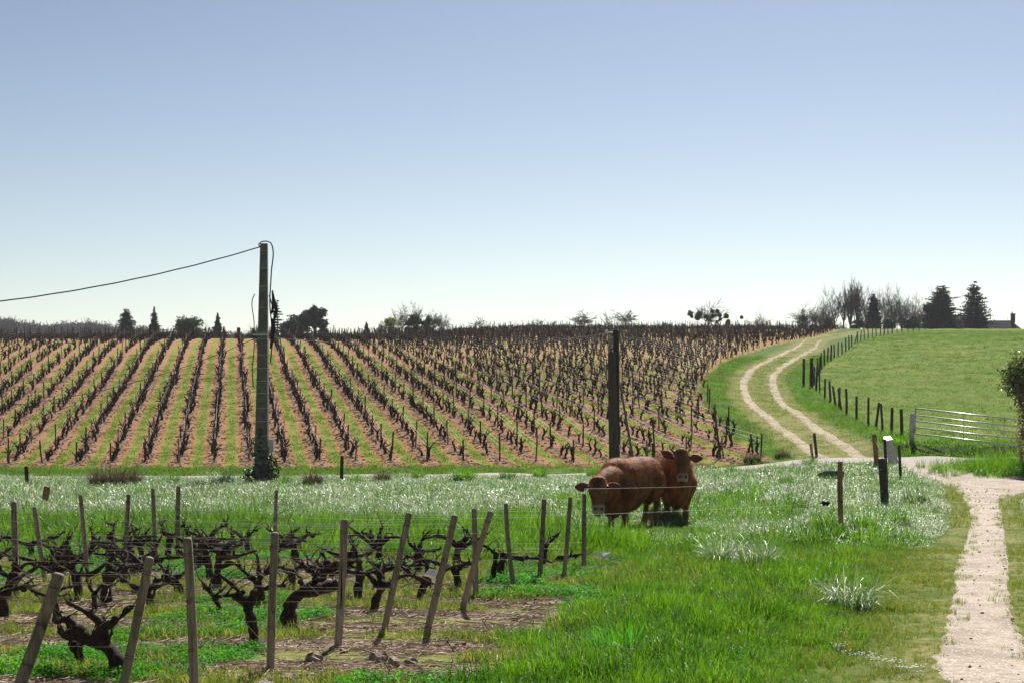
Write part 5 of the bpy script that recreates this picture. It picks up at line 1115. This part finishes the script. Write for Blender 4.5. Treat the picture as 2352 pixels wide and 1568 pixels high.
tag(b.build('tension_reel', MATS['black_cable'], None, tuple(c), True), 'black spool shaped tensioner hanging on the lower fence wire', 'tensioner')
# white marker block
p = G(2056, 1070); t = at(2038, 1010, p[1]); root = empty('marker_block', tuple(p), 'white flat topped marker slab leaning behind the dark posts', 'marker')
b = MB(); h = t[2] - p[2]; dx = t[0] - p[0]; wv = .17
V = [(-wv, -.12, -.1), (wv, -.12, -.1), (wv, .16, -.1), (-wv, .16, -.1), (dx - .14, -.12, h - .05), (dx + .16, -.12, h), (dx + .13, .14, h + .12), (dx - .1, .14, h + .09)]
b.add(V, [[0, 1, 5, 4], [1, 2, 6, 5], [2, 3, 7, 6], [3, 0, 4, 7], [3, 2, 1, 0]]); b.build('slab', MATS['old_concrete'], root, smooth=False)
simple('white_paint', (.80, .80, .78), (.72, .72, .70), 9, .5, .05)
b = MB(); T = np.array(V[4:]); T = T + (T - T.mean(0)) * .08; b.add(np.concatenate([T + [0, 0, .004], T + [0, 0, .035]]), [[0, 1, 5, 4], [1, 2, 6, 5], [2, 3, 7, 6], [3, 0, 4, 7], [4, 5, 6, 7], [3, 2, 1, 0]]); b.build('cap', MATS['white_paint'], root, smooth=False)
# green water trough with black wheel-like valve
p = G(1912, 1112); root = empty('water_trough', tuple(p), 'small dark green trough with a black round fitting, left of the brown post', 'trough'); simple('green_plastic', (.015, .06, .04), (.025, .085, .055), 6, .35, 0); b = MB()
def bowl(b, L, Wd, hgt, th):
    o = [(-L, -Wd), (L, -Wd), (L, Wd), (-L, Wd)]; i = [(x * (1 - th / L), y * (1 - th / Wd)) for x, y in o]
    V = [(x * .88, y * .88, .0) for x, y in o] + [(x, y, hgt) for x, y in o] + [(x, y, hgt) for x, y in i] + [(x * .88, y * .88, .03) for x, y in i]; f = [[3, 2, 1, 0], [12, 13, 14, 15]]
    for k in range(4): k2 = (k + 1) % 4; f += [[k, k2, 4 + k2, 4 + k], [4 + k, 4 + k2, 8 + k2, 8 + k], [8 + k, 8 + k2, 12 + k2, 12 + k]]
    b.add(V, f)
bowl(b, .34, .24, .30, .035); o = b.build('tub', MATS['green_plastic'], root, (0, 0, .14), False)
b = MB(); b.tube([(-.36, -.10, .33), (-.46, -.10, .33)], .085, 14); b.tube([(-.46, -.10, .33), (-.49, -.10, .33)], .03, 8); b.build('valve', MATS['black_cable'], root)
for sx in (-1, 1): b = MB(); b.box((sx * .22, 0, .07), (.05, .4, .16)); b.build('foot', MATS['green_plastic'], root, smooth=False)
# white plastic scraps on the wires
simple('white_plastic', (.80, .80, .78), (.70, .70, .70), 6, .35, .2, .01)
def scrap(name, p, pts, label, mat='white_plastic'):
    b = MB(); r = np.random.default_rng(len(label)); n = len(pts); V = [(x, r.normal(0, .012), z) for x, z in pts]; c = np.mean(np.array(V), 0) + [0, -.03, 0]; V2 = [(x, y + .006, z) for x, y, z in V]
    b.add(V + [tuple(c)] + V2 + [tuple(c + [0, .006, 0])], [[i, (i + 1) % n, n] for i in range(n)] + [[n + 1 + (i + 1) % n, n + 1 + i, 2 * n + 1] for i in range(n)] + [[(i + 1) % n, i, n + 1 + i, n + 1 + (i + 1) % n] for i in range(n)])
    return tag(b.build(name, MATS[mat], None, tuple(p), False), label, 'plastic scrap')
scrap('plastic_scrap', at(990, 1322, 15.9), [(-.06, .03), (-.02, .075), (.06, .06), (.07, .05), (.05, -.01), (.04, -.07), (.01, -.06), (0, -.01), (-.08, .0)], 'white crumpled plastic scrap against the leaning stake')
scrap('plastic_scrap', at(1384, 1277, 22.3), [(-.14, .0), (-.04, .07), (.02, .05), (.12, .06), (.09, -.03), (.02, -.01), (-.02, -.09), (-.03, .02)], 'torn white plastic scrap in the grass right of the last stake')
# big stones among the near vines
simple('stone', (.16, .12, .095), (.34, .28, .23), 14, .9, .8, .02)
for k, (u, v, s, lab) in enumerate(((1222, 1422, .10, 'brown clod stone in the grass right of the crossed stakes'), (722, 1519, .13, 'flat brown stone left of the stout stake foot'), (610, 1582, .14, 'large brown stone at the bottom edge below the bent dark stake'), (665, 1568, .14, 'rounded stone beside the large brown stone near the bottom edge'), (870, 1520, .15, 'pale jagged stone between the stout stake and the first leaning one'), (905, 1528, .13, 'grey jagged stone right of the pale one'), (945, 1526, .11, 'rightmost stone of the jagged stones in the bare strip'), (1185, 1424, .09, 'dark clod right of the strongly leaning stake'), (1360, 1418, .13, 'broad dark clod at the right end of a bare strip'), (787, 1498, .07, 'small stone touching the foot of the stout stake'), (560, 1322, .10, 'low grey stone behind the forked vine'))):
    p = G(u, v); r = np.random.default_rng(k + 3); b = MB(); b.ellipsoid((0, 0, s * .2), (s * .7, s * .5, s * .36), 9, 6); q = b.v[0]; q *= 1 + r.uniform(-.2, .2, (len(q), 1)); tag(b.build('stone', MATS['stone'], None, tuple(p), False, r.random() * 6), lab, 'stone', 'stones among the near vines')

# ------------------------------------------------------------------ shrub at the right edge
leafmat('hedge_leaf', (.012, .035, .008), (.05, .09, .015), (1.4, 1.6, .5), .32, .6, .3, 1.3, c3=(.20, .19, .05))
leafmat('hedge_twig', (.13, .12, .05), (.24, .20, .09), (1.2, 1.2, .7), .5, .3, .3, 1.3)
Yb = 56.6; k_ = Yb / F; gx = (2388 - U0) * k_; gz = float(H(gx, Yb)); root = empty('ivy_shrub', (gx, Yb, gz), 'large leafy shrub cut by the right picture edge beside the gate', 'shrub')
b = MB()
for q in range(7): a = q * .9; b.tube(resamp([(0, 0, -.1), (.3 * math.cos(a), .3 * math.sin(a), 1.3), (.8 * math.cos(a), .8 * math.sin(a), 2.9)], 3), np.linspace(.09, .02, 7), 6)
b.build('stem', MATS['tree_bark'], root)
pc = lambda u, v: ((u - 2395) * k_, (1082 - v) * k_)
cs = []; rs = []
for u, v, ru, rv in ((2352, 862, 42, 36), (2395, 845, 60, 40), (2335, 885, 30, 26), (2440, 880, 60, 60), (2385, 905, 45, 50)): x, z = pc(u, v); cs.append((x, 0, z)); rs.append((ru * k_, ru * k_, rv * k_))
V, Fq = leaf_blob(cs, rs, 9000, .055, 5, .45); link('crown', fast_mesh('crown', V, Fq, MATS['hedge_leaf']), root)
cs = []; rs = []
for u, v, ru, rv in ((2372, 950, 36, 60), (2395, 1000, 55, 60), (2362, 1025, 28, 50), (2420, 930, 50, 60), (2350, 905, 24, 28)): x, z = pc(u, v); cs.append((x, -.2, z)); rs.append((ru * k_, ru * k_, rv * k_))
V, Fq = leaf_blob(cs, rs, 7000, .045, 6, .35); link('hanging_twigs', fast_mesh('hanging_twigs', V, Fq, MATS['hedge_twig']), root)
X = rng.normal(gx - .9, 1.0, 900); Y = rng.normal(Yb - .3, .9, 900)
scatter('bush_grass', [tuft('bush_tuft', MATS['blade_green'], 30, .2, .45, .018, 1.3, 777 + i) for i in range(2)], on_ground(X, Y), rng.uniform(.5, 1.1, 900), 'long grass round the foot of the right edge shrub', 'grass', tilt=.2)

# ------------------------------------------------------------------ the two bulls
def hide(name):
    m, t, out = newmat(name); n = N(t); tc = n.node('ShaderNodeTexCoord'); v = tc.outputs['Object']
    mp = n.node('ShaderNodeMapping'); mp.inputs['Scale'].default_value = (1, 1, .35); n.L(v, mp.inputs[0])
    a = n.noise(3.2, v, 4, .6); f = n.noise(46, mp.outputs[0], 4, .7); pale = n.attr('pale'); dark = n.attr('dark'); ear = n.attr('ear')
    col = n.mix(n.step(a, .36, .64), (.08, .024, .007), (.33, .118, .032)); col = n.mix(n.math('MULTIPLY', n.step(f, .4, .7), .45), col, (.27, .10, .035))
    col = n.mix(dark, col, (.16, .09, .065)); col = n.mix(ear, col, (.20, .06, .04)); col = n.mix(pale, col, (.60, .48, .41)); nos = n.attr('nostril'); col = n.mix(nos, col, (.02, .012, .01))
    b = n.bsdf(col, .62, n.bump(n.math('ADD', f, n.math('MULTIPLY', a, .5)), .55, .02), .15, Sheen_Weight=.05, Sheen_Roughness=.4, Sheen_Tint=(1, .62, .36, 1)); n.L(b, out.inputs[0]); MATS[name] = m; return m
hide('bull_hide'); leafmat('coat', (.10, .028, .007), (.38, .125, .027), (1.6, .85, .35), .55, .2, .35, 3.0); simple('horn', (.28, .24, .2), (.1, .08, .07), 9, .4, .1); simple('eye', (.008, .006, .005), (.012, .008, .006), 9, .08, 0, spec=.6); simple('ring', (.7, .68, .62), (.6, .58, .5), 9, .2, 0, metallic=1.0)
def bull(name, loc, th, s, head, label, tilt, horns, leg_shift, hindshift=0.0, ringed=False, headyaw=0.0, hs=1.0, low=0.0, legk=1.0):
    """local frame before turning: forward is -y. head: world-aligned offset of the poll from loc"""
    ca, sa = math.cos(th), math.sin(th); Rb = np.array([[ca, -sa, 0], [sa, ca, 0], [0, 0, 1]]); W = lambda q: (Rb @ np.array(q, float)) * s
    b = MB()
    secs = [(1.00, .99, .08, .14), (.95, 1.0, .19, .24), (.84, 1.02, .265, .30), (.66, 1.02, .31, .335), (.45, .99, .33, .345), (.2, .95, .355, .37), (-.05, .93, .36, .385), (-.3, .95, .35, .40), (-.5, .98, .335, .41), (-.66, .98, .30, .40), (-.8, .96, .24, .36), (-.92, .95, .14, .24)]
    V = []; m = 20
    for y, z, hw, hh in secs:
        z -= low * .75 * S((.6 - y) / 1.2); hh += low * .6 * S((.8 - y) / .8)
        for k in range(m):
            a = 2 * math.pi * k / m; cx_, sz = math.cos(a), math.sin(a); px = hw * np.sign(cx_) * abs(cx_) ** .85; pz = z + hh * np.sign(sz) * abs(sz) ** .9; V.append(W((px, y, pz)))
    f = [[i * m + k, i * m + (k + 1) % m, (i + 1) * m + (k + 1) % m, (i + 1) * m + k] for i in range(len(secs) - 1) for k in range(m)] + [list(range(m))[::-1], [(len(secs) - 1) * m + k for k in range(m)]]
    b.add(V, f)
    def limb(P, r): b.tube(resamp([W(q) for q in P], 4), np.interp(np.linspace(0, 1, (len(P) - 1) * 4 + 1), np.linspace(0, 1, len(P)), np.array(r) * s), 12)
    for i, sx in enumerate((-1, 1)):
        d = leg_shift[i]
        limb([(sx * .17, -.50, .92 - low * .6), (sx * .22, -.55, .78 - low * .3), (sx * .21, -.50 + d * .4, .60), (sx * .18, -.53 + d * .8, .37), (sx * .175, -.50 + d, .16), (sx * .175, -.53 + d, .03), (sx * .175, -.55 + d, -.02)], list(np.array([.17, .16, .105, .072, .05, .062, .066]) * [1.1, legk, legk * 1.15, legk * 1.1, 1 + (legk - 1) * .7, 1, 1]))
        b.ellipsoid(W((sx * .20, -.5, .80 - low * .6)), np.array([.13, .24, .26]) * s, M=Rb)
        e = hindshift * sx
        limb([(sx * .16, .68, .98), (sx * .22, .60 + e * .3, .76), (sx * .21, .60 + e * .6, .60), (sx * .19, .86 + e, .46), (sx * .18, .82 + e, .26), (sx * .18, .78 + e, .12), (sx * .18, .73 + e, .03), (sx * .18, .71 + e, -.02)], [.22, .20, .145, .082, .06, .056, .066, .07])
        b.ellipsoid(W((sx * .19, .70, .84)), np.array([.17, .25, .29]) * s, M=Rb)
    b.ellipsoid(W((0, -.45, 1.24 - low * .6)), np.array([.17, .36, .12]) * s, M=Rb); b.ellipsoid(W((0, .05, 1.16 - low * .35)), np.array([.24, .60, .17]) * s, M=Rb); b.ellipsoid(W((0, .55, 1.28)), np.array([.2, .26, .08]) * s, M=Rb); b.ellipsoid(W((0, -.70, .78 - low * 1.2)), np.array([.24, .22, .37]) * s, M=Rb); b.ellipsoid(W((0, -.15, .78 - low)), np.array([.25, .55, .30]) * s, M=Rb)
    b.ellipsoid(W((0, .1, .60)), np.array([.14, .3, .06]) * s, M=Rb)
    b.tube([W((0, .70, .72)), W((0, .73, .60)), W((0, .74, .47)), W((0, .74, .41))], np.array([.06, .075, .085, .045]) * s, 10)     # scrotum
    hd = np.array(head); cyh, syh = math.cos(headyaw), math.sin(headyaw)
    fwd = np.array([syh * math.cos(tilt), -cyh * math.cos(tilt), 0]) ; ax = np.array([math.sin(headyaw) * math.sin(tilt), -math.cos(headyaw) * math.sin(tilt), -math.cos(tilt)]); nrm = np.array([math.sin(headyaw) * math.cos(tilt), -math.cos(headyaw) * math.cos(tilt), math.sin(tilt)]); side = np.cross(ax, nrm); side /= np.linalg.norm(side)
    back = -nrm; N0 = W((0, -.35, 1.04 - low)); N1 = W((0, -.62, 1.0 - low))
    b.tube(resamp([N0, (N0 + hd) / 2 + np.array([0, 0, .05]), hd + back * .16 * s + ax * .12 * s], 4), np.array(np.linspace(.30, .19, 9)) * s, 16)
    b.tube(resamp([N1 - np.array([0, 0, .16]), (N1 + hd) / 2 - np.array([0, 0, .20]), hd + back * .10 * s + ax * .30 * s], 4), np.array(np.linspace(.26, .11, 9)) * s, 14)
    hsec = [(-.05, .085, .075, .04), (0, .135, .115, .02), (.07, .160, .145, 0), (.15, .170, .155, .0), (.23, .150, .155, -.005), (.33, .118, .140, -.005), (.42, .100, .118, 0), (.49, .108, .105, .006), (.55, .106, .095, .006), (.595, .085, .078, .0), (.62, .05, .045, -.01)]
    V = []; m2 = 18
    for t, wd, dp, of in [(q[0] * (hs * .5 + .5),) + q[1:] for q in hsec]:
        for k in range(m2):
            a = 2 * math.pi * k / m2; V.append(hd + (ax * t + side * wd * hs * math.cos(a) * abs(math.cos(a)) ** -.1 + nrm * (dp * math.sin(a) * (abs(math.sin(a)) + 1e-6) ** -.12 + of - .02)) * s)
    b.add(V, [[i * m2 + k, i * m2 + (k + 1) % m2, (i + 1) * m2 + (k + 1) % m2, (i + 1) * m2 + k] for i in range(len(hsec) - 1) for k in range(m2)] + [list(range(m2))[::-1], [(len(hsec) - 1) * m2 + k for k in range(m2)]])
    H_ = lambda t, x, d: hd + (ax * t * (hs * .5 + .5) + side * x * hs + nrm * d) * s
    for sx in (-1, 1): b.ellipsoid(H_(.13, sx * .145, .06), np.array([.045, .05, .035]) * s); b.ellipsoid(H_(.53, sx * .055, .075), np.array([.04, .035, .045]) * s)
    b.ellipsoid(H_(.0, 0, .03), np.array([.11, .09, .07]) * s); b.ellipsoid(H_(.60, 0, -.01), np.array([.07, .07, .045]) * s)
    me = b.mesh('tmp', MATS['bull_hide']); tmp = bpy.data.objects.new('tmp', me); COL.objects.link(tmp)
    md = tmp.modifiers.new('r', 'REMESH'); md.mode = 'VOXEL'; md.voxel_size = .02; md = tmp.modifiers.new('s', 'SMOOTH'); md.iterations = 11; md.factor = .6
    bpy.context.view_layer.update(); dg = bpy.context.evaluated_depsgraph_get(); me2 = bpy.data.meshes.new_from_object(tmp.evaluated_get(dg)); bpy.data.objects.remove(tmp)
    me2.name = name; n = len(me2.vertices); co = np.empty(n * 3, np.float32); me2.vertices.foreach_get('co', co); co = co.reshape(-1, 3)
    rel = (co - hd) / s; ta = rel @ ax / (hs * .5 + .5); xs = rel @ side / hs; dn = rel @ nrm; front = (dn > -.13) & (np.abs(xs) < .2)
    pale = (S((ta - .42) / .09) * (1 - S((ta - .57) / .05))) * front * S((dn + .10) / .08) * .85; nose = np.exp(-((xs / .075) ** 4 + ((ta - .52) / .035) ** 4)) * S((dn - .03) / .03) * front
    eye = np.exp(-(((np.abs(xs) - .155) / .045) ** 2 + ((ta - .15) / .05) ** 2)) * front * (dn > -.1); pale = np.maximum(pale * (1 - .65 * nose), eye * .3)
    dark = S(ta / .14) * (1 - S((ta - .44) / .08)) * front * .32 * (1 - .5 * np.exp(-((ta - .14) / .08) ** 2)) * S((dn + .1) / .1)
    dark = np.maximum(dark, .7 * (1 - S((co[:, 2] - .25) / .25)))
    nos = np.zeros(n)
    for sx in (-1, 1): nos = np.maximum(nos, np.exp(-(((xs - sx * .058) / .020) ** 2 + ((ta - .525) / .022) ** 2)) * (dn > .03) * front * 1.6)
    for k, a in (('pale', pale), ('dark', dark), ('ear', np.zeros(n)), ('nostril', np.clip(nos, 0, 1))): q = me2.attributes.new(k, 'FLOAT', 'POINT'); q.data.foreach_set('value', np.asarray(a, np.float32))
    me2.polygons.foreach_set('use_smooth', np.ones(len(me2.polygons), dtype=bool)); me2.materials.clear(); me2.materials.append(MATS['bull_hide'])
    o = link(name, me2, None, loc); tag(o, label, 'bull')
    # short coat standing off the hide
    nf = len(me2.polygons); ar = np.empty(nf, np.float32); cn = np.empty(nf * 3, np.float32); nr = np.empty(nf * 3, np.float32); me2.polygons.foreach_get('area', ar); me2.polygons.foreach_get('center', cn); me2.polygons.foreach_get('normal', nr); cn = cn.reshape(-1, 3); nr = nr.reshape(-1, 3)
    rg = np.random.default_rng(9); NH = 26000; pk = rg.choice(nf, NH, p=ar / ar.sum()); Pp = cn[pk] + rg.normal(0, .008, (NH, 3)); Nn = nr[pk]; hd_near = np.linalg.norm(Pp - (hd + ax * .3 * s), axis=1) < .42 * s
    bk = W((0, 1, 0)) / s; fl = bk * .7 + np.array([0, 0, -.5]) + rg.normal(0, .35, (NH, 3)); fl -= Nn * (fl * Nn).sum(1)[:, None]; dv = Nn * .42 + fl * .7; dv /= np.linalg.norm(dv, axis=1)[:, None]; sdv = np.cross(dv, Nn + rg.normal(0, .2, (NH, 3))); sdv /= np.linalg.norm(sdv, axis=1)[:, None] + 1e-6
    Lh = rg.uniform(.018, .042, (NH, 1)) * np.where(hd_near, .45, 1)[:, None]; wh = .0022; Pp = Pp - Nn * .004
    Vh = np.stack([Pp - sdv * wh, Pp + sdv * wh, Pp + dv * Lh + sdv * wh * .3, Pp + dv * Lh - sdv * wh * .3], 1).reshape(-1, 3); link('coat', fast_mesh('coat', Vh, np.arange(4 * NH).reshape(NH, 4), MATS['coat']), o)
    for sx in (-1, 1):
        b = MB(); E0 = H_(.105, sx * .135, -.045); out = side * sx * (1.0 if not horns else (1.0 if sx * side[0] > 0 else .55)) + np.array([0, 0, (.02 if not horns else (.05 if sx * side[0] > 0 else .35))]) - ax * 0; out = out / np.linalg.norm(out); upv = -ax + np.array([0, 0, .1]); upv -= out * upv.dot(out); upv /= np.linalg.norm(upv); fw = np.cross(out, upv); fw = fw if fw.dot(nrm) > 0 else -fw
        prof = [(0, .03, 0), (.05, .055, .0), (.11, .088, .006), (.17, .085, .008), (.23, .055, .006), (.275, .014, 0)]; V = []; kk = 10
        for t, hw, cup in prof:
            for k in range(kk):
                a = 2 * math.pi * k / kk; yv = math.cos(a) * hw * 1.0; dv = math.sin(a) * (.026 if t < .06 else .014); V.append(E0 + (out * t + upv * (yv - .25 * t * 0 - .02 * (t > .1)) + fw * (dv + 2.4 * yv * yv)) * s)
        b.add(V, [[i * kk + k, i * kk + (k + 1) % kk, (i + 1) * kk + (k + 1) % kk, (i + 1) * kk + k] for i in range(len(prof) - 1) for k in range(kk)] + [list(range(kk)), [(len(prof) - 1) * kk + k for k in range(kk)]])
        eo = b.mesh('ear', MATS['bull_hide']); nv = len(eo.vertices); ea = np.array([1.0 if (i % kk in (1, 2, 3, 4)) and 1 <= i // kk <= 4 else 0 for i in range(nv)], np.float32)
        for k in ('pale', 'dark', 'nostril'): eo.attributes.new(k, 'FLOAT', 'POINT')
        q = eo.attributes.new('ear', 'FLOAT', 'POINT'); q.data.foreach_set('value', ea); link('ear', eo, o)
        b = MB(); b.ellipsoid(H_(.148, sx * .156, .075), np.array([.033, .033, .030]) * s, 10, 8); b.build('eye', MATS['eye'], o)
        if horns: b = MB(); b.tube(resamp([H_(.0, sx * .10, -.02), H_(-.03, sx * .155, -.01), H_(-.06, sx * .19, .02)], 3), np.linspace(.035, .010, 7) * s, 8); b.build('horn', MATS['horn'], o)
    if ringed: b = MB(); b.tube([H_(.56 + .035 * math.sin(a), .042 * math.cos(a), .095) for a in np.linspace(-.6, 3.75, 16)], .005, 6); b.build('nose_ring', MATS['ring'], o)
    b = MB(); b.tube(resamp([W((0, .98, 1.12)), W((0, 1.06, .95)), W((.02, 1.07, .65)), W((.02, 1.04, .38))], 4), np.array(np.linspace(.035, .018, 13)) * s, 8); b.tube([W((.02, 1.04, .42)), W((.02, 1.04, .3)), W((.02, 1.03, .16))], np.array([.02, .045, .012]) * s, 8); b.build('tail', MATS['bull_hide'], o)
    q = o.data.attributes; return o
c1 = np.array([2.34, 30.95, 0.0]); c1[2] = float(H(c1[0], c1[1])); h1 = at(1373.5, 1101, 29.65) - c1
bull('bull', tuple(c1), R(-33), 1.03, h1, 'reddish brown bull with lowered head, standing side on behind the last stakes', R(14), False, (.06, -.02), -.14, hs=1.14, low=.17, legk=1.35)
c2 = np.array([3.38, 32.95, 0.0]); c2[2] = float(H(c2[0], c2[1])); h2_ = at(1564, 1037, 31.75) - c2
bull('bull', tuple(c2), R(2), 1.06, h2_, 'bull with raised head and nose ring, facing the camera behind the other', R(22), True, (.0, -.12), .0, True, R(2), hs=1.05, low=.15, legk=1.2)

# ------------------------------------------------------------------ air
m, t, out = newmat('haze'); pv = t.nodes.new('ShaderNodeVolumePrincipled'); pv.inputs['Color'].default_value = (.86, .90, 1.0, 1); pv.inputs['Density'].default_value = .00015; pv.inputs['Anisotropy'].default_value = .2
t.links.new(pv.outputs[0], out.inputs['Volume'])
me = bpy.data.meshes.new('haze'); x, y0, y1, z0, z1 = 1500, -200, 2200, -3, 62
me.from_pydata([(-x, y0, z0), (x, y0, z0), (x, y1, z0), (-x, y1, z0), (-x, y0, z1), (x, y0, z1), (x, y1, z1), (-x, y1, z1)], [], [[3, 2, 1, 0], [4, 5, 6, 7], [0, 1, 5, 4], [1, 2, 6, 5], [2, 3, 7, 6], [3, 0, 4, 7]]); me.materials.append(m)
tag(link('haze', me), 'thin pale spring haze over fields and hill', 'haze', kind='stuff')
